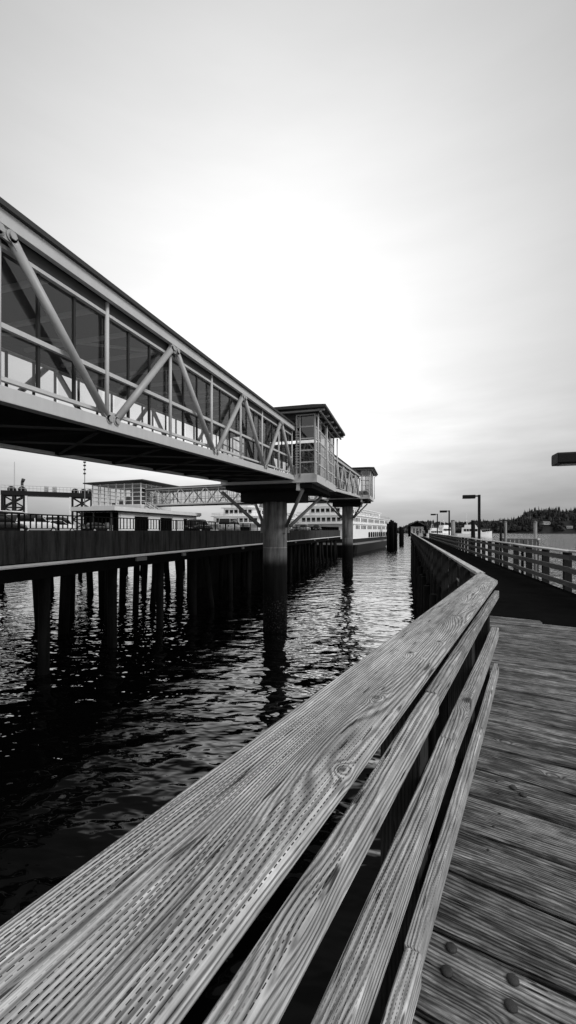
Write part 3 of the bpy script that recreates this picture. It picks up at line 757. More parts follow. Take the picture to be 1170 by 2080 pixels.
# ------------------------------------------------------------------ cars on the vehicle pier
def loft(sections, mb):
    """sections: list of (y, [(x,z)...]) closed loops of equal count"""
    n = len(sections[0][1]); vs = []; fs = []
    for y, lp in sections: vs += [(x, y, z) for x, z in lp]
    for i in range(len(sections) - 1):
        for j in range(n):
            k = (j + 1) % n; fs.append((i * n + j, i * n + k, (i + 1) * n + k, (i + 1) * n + j))
    fs.append(tuple(range(n))[::-1]); fs.append(tuple((len(sections) - 1) * n + j for j in range(n)))
    mb.add(vs, fs, True)
def ring(hw, z0, z1, r=0.12, taper=0.0):
    t = hw - taper
    return [(-hw + r, z0), (hw - r, z0), (hw, z0 + r), (hw, z1 - r * 1.6), (t - r, z1), (-(t - r), z1), (-hw, z1 - r * 1.6), (-hw, z0 + r)]
def make_car(kind, mat, label, group):
    t = thing({'sedan': 'parked_car', 'suv': 'parked_car', 'van': 'parked_van'}[kind], label, 'van' if kind == 'van' else 'car', group=group)
    if kind == 'sedan':
        lo = [(-2.2, 0.72, 0.45, 0.80), (-2.05, 0.82, 0.28, 0.93), (-1.3, 0.88, 0.24, 0.96), (0.6, 0.89, 0.24, 0.96), (1.6, 0.86, 0.25, 0.86), (2.1, 0.78, 0.3, 0.74), (2.25, 0.66, 0.42, 0.66)]
        cab = [(-1.75, 0.70, 0.93, 0.98), (-1.15, 0.66, 0.94, 1.38), (-0.2, 0.66, 0.94, 1.45), (0.35, 0.66, 0.94, 1.41), (1.15, 0.70, 0.90, 0.95)]
        roof = (-1.05, 0.35, 0.56, 1.40)
    elif kind == 'suv':
        lo = [(-2.25, 0.78, 0.5, 1.0), (-2.15, 0.88, 0.34, 1.08), (-1.3, 0.92, 0.3, 1.1), (0.7, 0.92, 0.3, 1.08), (1.7, 0.9, 0.32, 1.0), (2.15, 0.82, 0.36, 0.9), (2.3, 0.7, 0.5, 0.8)]
        cab = [(-2.18, 0.76, 1.06, 1.12), (-1.95, 0.72, 1.08, 1.66), (-0.4, 0.72, 1.08, 1.74), (0.35, 0.72, 1.08, 1.68), (1.0, 0.76, 1.02, 1.1)]
        roof = (-1.9, 0.35, 0.62, 1.70)
    else:
        lo = [(-2.5, 0.9, 0.5, 1.15), (-2.4, 0.96, 0.34, 1.2), (1.2, 0.96, 0.3, 1.2), (2.0, 0.92, 0.34, 1.1), (2.4, 0.82, 0.4, 0.95), (2.5, 0.7, 0.5, 0.85)]
        cab = [(-2.45, 0.88, 1.18, 1.25), (-2.38, 0.82, 1.2, 2.0), (0.3, 0.82, 1.2, 2.06), (0.9, 0.82, 1.18, 1.98), (1.75, 0.86, 1.1, 1.2)]
        roof = (-2.3, 0.85, 0.74, 2.02)
    m_ = MB(); loft([(y, ring(hw, z0, z1)) for y, hw, z0, z1 in lo], m_); body = m_.build('body', mat, t)
    m_ = MB(); loft([(y, ring(hw, z0, z1, 0.04, 0.08 if z1 - z0 > 0.3 else 0.0)) for y, hw, z0, z1 in cab], m_); m_.build('windows', M['win'], t)
    m_ = MB(); a, b, hw, z = roof
    m_.prism([(-hw, a), (hw, a), (hw * 0.97, b), (-hw * 0.97, b)], z - 0.03, z + 0.075, [(-hw + .1, a + .12), (hw - .1, a + .12), (hw - .12, b - .1), (-hw + .12, b - .1)]); m_.build('roof', mat, t)
    H = cab[2][3]
    for s in (-1, 1):
        m_ = MB()
        for k in range(len(cab) - 1):
            p0, p1 = cab[k], cab[k + 1]
            m_.beam((s * (p0[1] - 0.06), p0[0], p0[3]), (s * (p1[1] - 0.06), p1[0], p1[3]), 0.07, 0.06)
        yb = cab[2][0]; m_.beam((s * (cab[2][1] + 0.005), yb, cab[2][2]), (s * (cab[2][1] - 0.05), yb, cab[2][3] - 0.03), 0.05, 0.09, up=(0, 1, 0))
        m_.build('pillar', mat, t)
    for s in (-1, 1):
        for y in (lo[1][0] + 0.75, lo[-2][0] - 0.65):
            m_ = MB(); m_.tube((s * 0.70, y, 0.32), (s * 0.91, y, 0.32), 0.33, None, 16); wh = m_.build('wheel', M['tyre'], t)
            m_ = MB(); m_.tube((s * 0.90, y, 0.32), (s * 0.925, y, 0.32), 0.20, None, 12); m_.build('rim', M['grey_light'], wh)
        m_ = MB(); zt = lo[1][3] - 0.22; m_.box(s * 0.62 - 0.12, s * 0.62 + 0.12, lo[0][0] - 0.02, lo[0][0] + 0.2, zt - 0.09, zt + 0.09); m_.build('tail_light', M['grey_mid'], t)
        m_ = MB(); zt = lo[-1][3] - 0.08; m_.box(s * 0.55 - 0.14, s * 0.55 + 0.14, lo[-1][0] - 0.2, lo[-1][0] + 0.015, zt - 0.08, zt + 0.05); m_.build('headlight', M['white'], t)
    m_ = MB(); m_.box(-0.25, 0.25, lo[0][0] - 0.03, lo[0][0] + 0.05, 0.62, 0.74); m_.build('number_plate', M['grey_light'], t)
    return t
PD = -0.36
G = 'vehicles waiting on the pier'
cars = [
 ('suv', 'car_white', 'white station wagon with dark rear window behind the railing at far left', -31.9, 28.1, 4),
 ('sedan', 'car_dark', 'black car low behind the left end of the railing', -29.2, 22.6, 0),
 ('van', 'car_white', 'white van cut by the left edge of the photo', -34.6, 26.6, 178),
 ('sedan', 'car_white', 'white car right of the white station wagon, closer to the low building', -37.5, 36.0, 3),
 ('sedan', 'car_dark', 'black car in front of the low terminal building', -43.6, 49.0, 1),
 ('van', 'car_white', 'large white van among cars beneath the lattice gantry', -43.2, 41.6, 1),
 ('van', 'car_white', 'white van beside the left of the near column', -24.6, 54.0, 6),
 ('suv', 'car_dark', 'dark car left of the white van near the column', -26.5, 48.5, 0),
 ('sedan', 'car_white', 'white car parked just right of the near column', -24.6, 84.0, 8),
 ('suv', 'car_grey', 'grey car between the two columns', -23.0, 92.5, 0),
 ('suv', 'car_dark', 'dark car in the queue nearest the far column', -23.2, 107.0, 2),
 ('sedan', 'car_dark', 'dark low car at the middle of the queue between the columns', -26.5, 98.0, 0),
]
for kd, mt, lb, x, y, a in cars:
    c_ = make_car(kd, M[mt], lb, G); c_.location = (x, y, PD); c_.rotation_euler = (0, 0, R(a))

# ------------------------------------------------------------------ low terminal building with white doors
gb = thing('low_building', 'long low white building with roller doors and flat pale roof', 'building', (-45, 54.4, PD))
Lb = 26.5; Hb = 3.75
m_ = MB(); m_.box(-7, 0, 1.2, Lb, 0, 3.5); m_.build('wall', M['white_b'], gb)
m_ = MB(); m_.box(-6.9, -0.1, 1.12, 1.19, 0, 3.3); m_.build('dark_opening', M['void'], gb)
m_ = MB(); m_.box(-7.6, 0.9, -0.9, Lb + 0.6, 3.5, 4.15); m_.build('roof', M['white_b'], gb)
m_ = MB(); m_.box(-7.4, 0.7, -0.7, Lb + 0.4, 3.35, 3.495); m_.build('soffit', M['void'], gb)
for x in (-0.1, -3.5, -6.8):
    m_ = MB(); m_.box(x - 0.1, x + 0.1, -0.5, -0.3, 0, 3.35); m_.build('post', M['steel_dark'], gb)
for ya, yb in ((1.5, 5.0), (9.0, 12.6), (16.8, 20.9), (22.4, 25.6)):
    d = MB()
    for q in range(9): d.box(0.005, 0.05 + 0.02 * (q % 2), ya + 0.15, yb - 0.15, 0.02 + q * 0.325, 0.34 + q * 0.325)
    d.build('roller_door', M['white'], gb)
    d = MB(); d.box(0.005, 0.13, ya, ya + 0.14, 0, 3.1); d.box(0.005, 0.13, yb - 0.14, yb, 0, 3.1); d.box(0.005, 0.13, ya + 0.141, yb - 0.141, 2.97, 3.1); d.build('door_frame', M['white_b'], gb)
for ya, yb in ((5.2, 8.8), (12.8, 16.6), (21.0, 22.3)):
    m_ = MB(); m_.box(0.004, 0.09, ya, yb, 0.0, 2.75); m_.build('dark_opening', M['void'], gb)
m_ = MB()
for k in range(7): m_.box(-5.6 + k * 0.7, -5.15 + k * 0.7, 0.5, 0.95, 0, 1.2 + 0.2 * (k % 3))
m_.build('newspaper_boxes', M['grey_light'], gb)

# ------------------------------------------------------------------ glass terminal
gt = thing('glass_terminal', 'raised glass walled terminal hall with thin flat roof', 'building', (-58, 79, PD))
fz = 6.1; H = 4.9
m_ = MB(); m_.box(-13.5, 0.2, -0.2, 12, fz - 0.75, fz); m_.build('floor_slab', M['white_b'], gt)
m_ = MB(); m_.prismy([(-14.6, fz + H + 0.15), (1.6, fz + H + 0.45), (1.6, fz + H + 0.7), (-14.6, fz + H + 0.4)], -1.6, 13.5); m_.build('roof', M['roof_dark'], gt)
for k in range(7):
    x = -13.3 + 13.3 * k / 6
    for y in (0, 11.8):
        m_ = MB(); m_.box(x - 0.1, x + 0.1, y - 0.1, y + 0.1, fz, fz + H + 0.1); m_.build('mullion', M['white'], gt)
for k in range(1, 6):
    y = 11.8 * k / 6
    for x in (0, -13.3):
        m_ = MB(); m_.box(x - 0.08, x + 0.08, y - 0.08, y + 0.08, fz, fz + H + 0.1); m_.build('mullion', M['white'], gt)
for k in range(6):
    z = fz + 0.1 + (H - 0.2) * k / 5
    for y in (0, 11.8):
        m_ = MB(); m_.box(-13.2, -0.1, y - 0.05, y + 0.05, z - 0.06, z + 0.06); m_.build('transom', M['white'], gt)
    for x in (0, -13.3):
        m_ = MB(); m_.box(x - 0.05, x + 0.05, 0.1, 11.7, z - 0.06, z + 0.06); m_.build('transom', M['white'], gt)
for a in (((-13.3, 0), (0, 0)), ((0, 0), (0, 11.8)), ((-13.3, 11.8), (0, 11.8)), ((-13.3, 0), (-13.3, 11.8))):
    m_ = MB(); m_.quad((*a[0], fz), (*a[1], fz), (*a[1], fz + H), (*a[0], fz + H)); m_.build('glass_pane', M['glass'], gt)
m_ = MB()
for k in range(9): m_.box(-12 + k * 1.3, -11.2 + k * 1.3, 5 + (k % 3), 5.5 + (k % 3), fz, fz + 1.0 + 0.8 * ((k * 7) % 3))
m_.build('seating', M['steel_dark'], gt)
m_ = MB(); m_.box(-5.5, -3.5, 3.5, 8.5, fz, fz + H - 0.3); m_.build('core', M['steel_dark'], gt)
for x in (-12.5, -8.5, -4.3, -0.4):
    for y in (0.5, 11):
        m_ = MB(); m_.tube((x, y, 0), (x, y, fz - 0.75), 0.3, None, 10); m_.build('support', M['grey_light'], gt)
# stair
stt = thing('outdoor_stair', 'white outdoor stair sloping down to the right of the terminal hall', 'stair', (-56.0, 78.0, PD))
m_ = MB()
for k in range(16):
    m_.box(0.55 * k, 0.55 * k + 0.58, 0, 1.6, 5.5 - 0.33 * k, 5.62 - 0.33 * k)
m_.build('steps', M['grey_light'], stt)
for yy in (-0.06, 1.66):
    m_ = MB(); m_.beam((0, yy, 5.45), (8.9, yy, 0.1), 0.1, 0.35); m_.build('stringer', M['white'], stt)
    m_ = MB(); m_.tube((-0.8, yy, 6.6), (0, yy, 6.6), 0.06); m_.tube((0, yy, 6.6), (8.9, yy, 1.25), 0.06); m_.tube((0, yy, 6.1), (8.9, yy, 0.75), 0.04)
    for k in range(9): m_.tube((k * 1.1, yy, 5.5 - 0.6 * 1.1 * k), (k * 1.1, yy, 6.6 - 0.6 * 1.1 * k), 0.045, None, 6)
    m_.build('handrail', M['white'], stt)

# ------------------------------------------------------------------ ferry slip gantry, masts, windsock
ga = thing('lattice_gantry', 'dark lattice gantry with two legs and a railed crossbeam', 'gantry', (-127, 119, WATER), R(43))
def lattice(x0, x1, z0, z1, yd=4.0):
    m_ = MB(); n = 4
    for x in (x0, (x0 + x1) / 2, x1):
        for y in (0, yd): m_.box(x - 0.42, x + 0.42, y - 0.42, y + 0.42, z0, z1)
    nz = 5; hz = (z1 - z0) / nz
    for k in range(nz):
        for y in (0, yd):
            m_.beam((x0, y, z0 + k * hz), (x1, y, z0 + (k + 1) * hz), 0.42, 0.42); m_.beam((x1, y, z0 + k * hz), (x0, y, z0 + (k + 1) * hz), 0.42, 0.42)
            m_.beam((x0, y, z0 + (k + 1) * hz), (x1, y, z0 + (k + 1) * hz), 0.3, 0.3)
    return m_
Hg = 22.0
lattice(-14.2, -7.6, 0, Hg - 1.2).build('tower_leg', M['lamp'], ga)
lattice(7.6, 14.2, 0, Hg - 1.2).build('tower_leg', M['lamp'], ga)
m_ = MB(); m_.box(-14.6, 14.6, -0.6, 4.6, Hg - 1.1, Hg + 0.5); m_.build('crossbeam', M['lamp'], ga)
for x in (-7.0, 7.0, -14.9):
    m_ = MB(); m_.box(x - 0.35, x + 0.35, -0.5, 0.5, 4, Hg - 1.15); m_.build('guide', M['white_b'], ga)
m_ = MB()
for k in range(25): m_.box(-14.5 + k * 1.2 - 0.06, -14.5 + k * 1.2 + 0.06, -0.55, -0.45, Hg + 0.5, Hg + 2.4)
for z in (1.4, 2.3): m_.box(-14.5, 14.4, -0.58, -0.42, Hg + z, Hg + z + 0.14)
m_.build('guard_rail', M['grey_light'], ga)
for x in (-11.6, -8.4, 8.6, 11.5, 13.6):
    m_ = MB(); m_.tube((x, 0.6, Hg + 1.0), (x, 3.4, Hg + 1.0), 1.25, None, 16); m_.build('winch_drum', M['lamp'], ga)
for x in (-1.5, 1.2):
    m_ = MB(); m_.box(x, x + 1.3, 0.2, 1.6, Hg + 0.5, Hg + 2.6); m_.build('machine_box', M['grey_light'], ga)
ms = thing('mast', 'slender pale mast rising above the left end of the lattice gantry', 'mast', (-140.9, 116.9, WATER))
m_ = MB(); m_.tube((0, 0, 0), (0, 0, 34), 0.32, 0.14, 8); m_.build('pole', M['grey_light'], ms)
ms2 = thing('mast', 'mast with small fittings left of the glass terminal roof', 'mast', (-106.6, 114.5, PD))
m_ = MB(); m_.tube((0, 0, 0), (0, 0, 24), 0.22, 0.10, 8); m_.build('pole', M['grey_mid'], ms2)
for z in (19.6, 21.0, 22.4, 23.5):
    m_ = MB(); m_.box(-0.45, 0.35, -0.2, 0.2, z, z + 0.5); m_.build('antenna', M['steel_dark'], ms2)
wsk = thing('windsock', 'limp dark windsock on a short pole above the gantry', 'windsock', (-135.9, 116.3, WATER + Hg + 0.5))
m_ = MB(); m_.tube((0, 0, 0), (0, 0, 5.0), 0.09, None, 8); m_.build('pole', M['grey_mid'], wsk)
m_ = MB(); m_.tube((0.1, 0, 4.8), (-0.5, 0, 3.6), 0.62, 0.5, 10); m_.tube((-0.5, 0, 3.6), (-0.9, 0, 1.7), 0.5, 0.25, 10); m_.build('sock', M['steel_dark'], wsk)

# ------------------------------------------------------------------ ferries
def rrect(x0, x1, y0, y1, r, n=5):
    pts = []
    for cx, cy, a0 in ((x1 - r, y0 + r, -90), (x1 - r, y1 - r, 0), (x0 + r, y1 - r, 90), (x0 + r, y0 + r, 180)):
        for i in range(n + 1):
            a = R(a0 + 90 * i / n); pts.append((cx + r * math.cos(a), cy + r * math.sin(a)))
    return pts
def ferry(label, loc, rz):
    t = thing('ferry', label, 'ferry', loc, rz, 'car ferries at the dock')
    L = 82; B = -22
    W0 = lambda z: z - loc[2]
    m_ = MB(); m_.prism(rrect(B + 2.0, -2.0, 4, L - 4, 8.9), W0(WATER - 1.2), W0(-5.0), rrect(B - 0.2, 0.2, -1, L + 1, 7)); m_.build('hull', M['hull'], t)
    m_ = MB(); m_.prism(rrect(B - 0.5, 0.5, -1.3, L + 1.3, 6), W0(-4.98), W0(-4.35)); m_.build('guard_band', M['grey_mid'], t)
    m_ = MB(); m_.prism(rrect(B + 0.2, -0.2, 0.5, L - 0.5, 3), W0(-4.34), W0(-2.95)); m_.build('lower_band', M['hull'], t)
    m_ = MB(); m_.prism(rrect(B, 0, 0, L, 2.5), W0(-2.94), W0(2.1)); m_.build('car_deck_side', M['white'], t)
    m_ = MB(); m_.prism(rrect(B - 0.3, 0.3, -1.5, L + 1.5, 3), W0(2.11), W0(2.32)); m_.build('deck_edge', M['white'], t)
    m_ = MB(); m_.prism(rrect(B + 0.7, -0.7, 2, L - 2, 3), W0(2.33), W0(5.1)); m_.build('passenger_cabin', M['white'], t)
    m_ = MB(); m_.prism(rrect(B + 0.2, -0.2, 0.5, L - 0.5, 3), W0(5.11), W0(5.34)); m_.build('deck_edge', M['white'], t)
    m_ = MB(); m_.prism(rrect(B + 4, -4, 4, L - 8, 3), W0(5.35), W0(8.4)); m_.build('upper_cabin', M['white'], t)
    m_ = MB(); m_.prism(rrect(B + 3.3, -3.3, 3, L - 7, 3), W0(8.41), W0(8.62)); m_.build('deck_edge', M['white'], t)
    m_ = MB(); m_.prism(rrect(B + 6.5, -6.5, 6, 13, 2), W0(8.63), W0(11.2)); wh_ = m_.build('wheelhouse', M['white'], t)
    m_ = MB(); m_.prism(rrect(B + 6.2, -6.2, 5.7, 13.3, 2), W0(9.7), W0(10.6)); m_.build('window_band', M['win'], wh_)
    m_ = MB(); m_.prism(rrect(B + 6.0, -6.0, 5.5, 13.6, 2), W0(11.21), W0(11.45)); m_.build('roof', M['white'], wh_)
    m_ = MB(); m_.prism(rrect(-14.5, -7.5, 36, 46, 2), W0(8.63), W0(13.5), rrect(-14, -8, 37.5, 45.5, 2)); m_.build('funnel', M['grey_mid'], t)
    m_ = MB(); m_.tube((-11, 15, W0(8.6)), (-11, 15, W0(17)), 0.22, 0.08, 8); m_.tube((-12.6, 15, W0(14.6)), (-9.4, 15, W0(14.6)), 0.08); m_.build('mast', M['grey_mid'], t)
    # windows, each its own
    wm = MB(); wm.box(-0.06, 0.03, -0.62, 0.62, -0.66, 0.66); wms = wm.mesh('window', M['win'])
    we = MB(); we.box(-0.66, 0.66, -0.03, 0.06, -0.68, 0.68); wes = we.mesh('window', M['win'])
    y = 4.5; k = 0
    while y < L - 6:
        if k % 5 != 3: inst(wms, 'window', t, (0.0, y, W0(1.05)))
        y += 2.1; k += 1
    y = 5.5; k = 0
    while y < L - 8:
        if k % 6 != 4: inst(wms, 'window', t, (-0.7, y, W0(3.75)))
        y += 2.1; k += 1
    y = 9
    while y < L - 14: inst(wms, 'window', t, (-4.0, y, W0(7.0))); y += 2.6
    for k in range(9):
        inst(wes, 'window', t, (-3.6 - k * 1.85, 2.0, W0(3.75)))
    for k in range(6):
        inst(wes, 'window', t, (-6.4 - k * 1.85, 4.0, W0(7.0)))
    # car deck openings on the side and the end
    y = 26
    om = MB(); om.prismx([(-1.7, -1.05), (1.7, -1.05), (1.7, 0.55), (1.1, 1.05), (-1.1, 1.05), (-1.7, 0.55)], -0.06, 0.04); oms = om.mesh('side_opening', M['void'])
    while y < L - 6: inst(oms, 'side_opening', t, (0, y, W0(-1.75))); y += 4.4
    m_ = MB(); m_.box(-17, -5, -0.05, 0.3, W0(-2.9), W0(1.2)); m_.build('car_deck_opening', M['void'], t)
    # rails on the decks
    m_ = MB()
    for zz in (0.55, 1.05):
        for (x0, x1, y0_, y1_, zb0) in ((B - 0.1, 0.1, -1.2, L + 1.2, 2.32), (B + 0.4, -0.4, 0.8, L - 0.8, 5.34)):
            pts = rrect(x0, x1, y0_, y1_, 3, 3)
            for a, b in zip(pts, pts[1:] + pts[:1]): m_.tube((*a, W0(zb0 + zz)), (*b, W0(zb0 + zz)), 0.045, None, 5)
    for k in range(30):
        m_.box(-0.43, -0.37, 3 + k * 2.6, 3.06 + k * 2.6, W0(5.34), W0(6.4)); 
    for k in range(10): m_.box(-3 - k * 1.8, -2.94 - k * 1.8, 0.78, 0.84, W0(5.34), W0(6.4))
    m_.build('deck_rail', M['grey_light'], t)
    # lifeboat canisters
    for k in range(6):
        m_ = MB(); m_.tube((-2.0, 20 + k * 7, W0(6.2)), (-2.0, 21.8 + k * 7, W0(6.2)), 0.5, None, 10); m_.build('life_raft', M['white'], t)
    return t
f1 = ferry('white car ferry seen end on behind the far concrete column', (-17.5, 136.5, 0), R(-6.7))
f2 = copy_tree(f1); f2.location = (-50.0, 138, 0); f2.rotation_euler = (0, 0, R(2))
f2['label'] = 'white ferry half hidden behind the pale truss footbridge on the left'

# ------------------------------------------------------------------ slip wingwall piles by the ferry bow
G = 'dark mooring piles beside the ferry'
spec = [(-7.0, 186, 4.6), (-6.2, 184.5, 4.2), (-5.5, 187.5, 3.6), (-7.8, 188, 3.9), (-4.8, 185.5, 3.2), (-8.4, 185, 3.0)]
dol = thing('mooring_dolphin', 'cluster of tall dark mooring piles at the ferry bow', 'mooring piles', (-6.6, 186, WATER))
for x, y, z in spec:
    m_ = MB(); m_.tube((x + 6.6, y - 186, -1.5), (x + 6.6, y - 186, z - WATER), 0.55, 0.5, 10); m_.build('pile', M['black'], dol)
m_ = MB(); m_.box(-2.2, 2.2, -0.7, 0.7, 8.9, 9.7); m_.build('binding', M['black'], dol)
dol2 = thing('mooring_dolphin', 'smaller farther pair of mooring piles near the pier hut', 'mooring piles', (-3.4, 245, WATER))
for x, z in ((-0.8, 10.6), (0.7, 9.9), (0.0, 10.2)):
    m_ = MB(); m_.tube((x, abs(x), -1.5), (x, abs(x), z), 0.65, 0.6, 10); m_.build('pile', M['black'], dol2)

# ------------------------------------------------------------------ hut at the end of the pier
ht = thing('pier_hut', 'small open gabled hut at the far end of the pier', 'hut', (2.25, 104, DECK))
for x in (-2.0, 2.0):
    for y in (0, 4.5):
        m_ = MB(); m_.box(x - 0.14, x + 0.14, y - 0.14, y + 0.14, 0, 2.6); m_.build('post', M['black'], ht)
m_ = MB(); m_.prismy([(-2.55, 2.5), (0, 3.75), (2.55, 2.5), (2.55, 2.66), (0, 3.95), (-2.55, 2.66)], -0.6, 5.2); m_.build('roof', M['steel_dark'], ht)
m_ = MB(); m_.prismy([(-2.1, 2.55), (2.1, 2.55), (0, 3.68)], -0.05, 0.05); m_.build('gable', M['black'], ht)
m_ = MB(); m_.box(-1.9, -1.1, 4.4, 4.5, 0, 2.5); m_.box(1.2, 1.9, 4.4, 4.5, 0, 2.5); m_.build('side_wall', M['black'], ht)
m_ = MB(); m_.box(-1.5, 1.5, 0.62, 0.68, 0, 2.45); wl = m_.build('bright_back_panel', M['white'], ht)  # white back wall brought forward so the hut interior looks lit
for x in (-0.75, 0.0, 0.75):
    m_ = MB(); m_.box(x - 0.2, x + 0.2, 0.58, 0.615, 0.9, 2.0); m_.build('window', M['grey_mid'], ht)

# ------------------------------------------------------------------ people by the hut
def person(label, loc, rz, top, legs, stride=0.16, arm=0.1):
    t = thing('person', label, 'person', loc, rz)
    def skin(nm, pts, edges, mat, root, parent):
        me = bpy.data.meshes.new(nm); me.from_pydata([p[0] for p in pts], edges, []); me.materials.append(mat)
        o = bpy.data.objects.new(nm, me); col.objects.link(o); o.parent = parent
        s = o.modifiers.new('Skin', 'SKIN'); s.use_smooth_shade = True
        o.modifiers.new('Sub', 'SUBSURF').levels = 1
        for i, p in enumerate(pts): me.skin_vertices[0].data[i].radius = p[1]; me.skin_vertices[0].data[i].use_root = (i == root)
        return o
    P = [((0, 0, 0.92), (.15, .11)), ((0, 0, 1.18), (.135, .10)), ((0, 0, 1.40), (.17, .10)), ((0, 0.01, 1.50), (.06, .06)), ((0, 0.02, 1.60), (.085, .10)), ((0, 0.02, 1.72), (.07, .085)),
         ((.19, 0, 1.41), (.065, .06)), ((.24, -.03, 1.13), (.05, .045)), ((.25, arm, .87), (.036, .034)), ((.25, arm + .04, .78), (.04, .025)),
         ((-.19, 0, 1.41), (.065, .06)), ((-.24, -.03, 1.13), (.05, .045)), ((-.25, .08, .87), (.036, .034)), ((-.25, .11, .78), (.04, .025)),
         ((.10, 0, .85), (.10, .10)), ((.10, stride * .5, .48), (.065, .065)), ((.10, stride * .4, .09), (.045, .05)), ((.10, stride * .4 + .15, .045), (.04, .035)),
         ((-.10, 0, .85), (.10, .10)), ((-.10, -stride * .2, .48), (.065, .065)), ((-.10, -stride, .09), (.045, .05)), ((-.10, -stride + .15, .045), (.04, .035))]
    E = [(0, 1), (1, 2), (2, 3), (3, 4), (4, 5), (2, 6), (6, 7), (7, 8), (8, 9), (2, 10), (10, 11), (11, 12), (12, 13), (0, 14), (14, 15), (15, 16), (16, 17), (0, 18), (18, 19), (19, 20), (20, 21)]
    skin('body', P, E, M['skin'], 0, t)
    T = [(p, (r[0] + .022, r[1] + .022)) for p, r in (P[0], P[1], P[2], P[6], P[7], ((.25, arm * .9, .91), (.04, .038)), P[10], P[11], ((-.25, .07, .91), (.04, .038)))]
    skin('jacket', T, [(0, 1), (1, 2), (2, 3), (3, 4), (4, 5), (2, 6), (6, 7), (7, 8)], top, 0, t)
    T = [(p, (r[0] + .02, r[1] + .02)) for p, r in (((0, 0, .95), (.15, .11)), P[14], P[15], P[16], P[18], P[19], P[20])]
    skin('trousers', T, [(0, 1), (1, 2), (2, 3), (0, 4), (4, 5), (5, 6)], legs, 0, t)
    m_ = MB(); m_.lathe([(0.02, 0.13), (0.07, 0.11), (0.1, 0.04), (0.1, -0.02)], (0, -0.005, 1.67), 12); m_.build('hair', M['cloth_dark'], t)
    return t
person('standing person in dark clothes in front of the pier hut', (2.15, 96.5, DECK + 0.004), R(165), M['cloth_dark'], M['cloth_dark'], 0.05)
person('person in lighter clothes walking right of the dark clad person by the hut', (3.35, 93.5, DECK + 0.004), R(180), M['cloth_grey'], M['cloth_dark'], 0.2)

# ------------------------------------------------------------------ harbour on the right: dock, piles, boats
G = 'grey piles of the harbour dock'
fd = thing('wooden_dock', 'low timber dock with upright boards beyond the right railing', 'dock', (15.2, 64.2, WATER), R(-24))
m_ = MB(); m_.box(-2.1, 2.3, -0.9, 0.9, 7.05, 7.3); m_.build('deck', M['grey_light'], fd)
for k in range(8):
    m_ = MB(); m_.box(-2.05 + k * 0.54, -1.62 + k * 0.54, -0.96, -0.91, 5.6, 7.2); m_.build('fender_board', M['grey_mid'], fd)
for x in (-1.8, 0.2, 2.0):
    m_ = MB(); m_.tube((x, 0.5, -1), (x, 0.5, 7.04), 0.18, None, 10); m_.build('pile', M['pile'], fd)
def hp(label, x, y, top, r=0.24, mat='pile_grey'):
    t = thing('mooring_pile', label, 'pile', (x, y, WATER), 0, G)
    m_ = MB(); m_.tube((0, 0, -1), (0, 0, top - WATER), r, r * 0.93, 12); m_.build('shaft', M[mat], t)
    m_ = MB(); m_.lathe([(r * 1.02, 0), (r * 0.8, 0.1), (0.02, 0.16)], (0, 0, top - WATER), 12); m_.build('pile_cap', M['grey_mid'], t)
hp('pale grey pile at the left end of the timber dock', 13.2, 63.5, 1.12, 0.2)
hp('darker pile beside the pale left pile of the dock', 12.55, 63.2, 1.1, 0.17, 'pile')
hp('pale grey pile at the right end of the timber dock, rightmost of the piles', 16.9, 63.4, 1.12, 0.23)
hp('dark pile just left of the tallest lamp post', 9.0, 63.4, 1.35, 0.3, 'pile')
hp('grey pile just right of the second tallest lamp post', 6.95, 69.7, 1.5, 0.34)

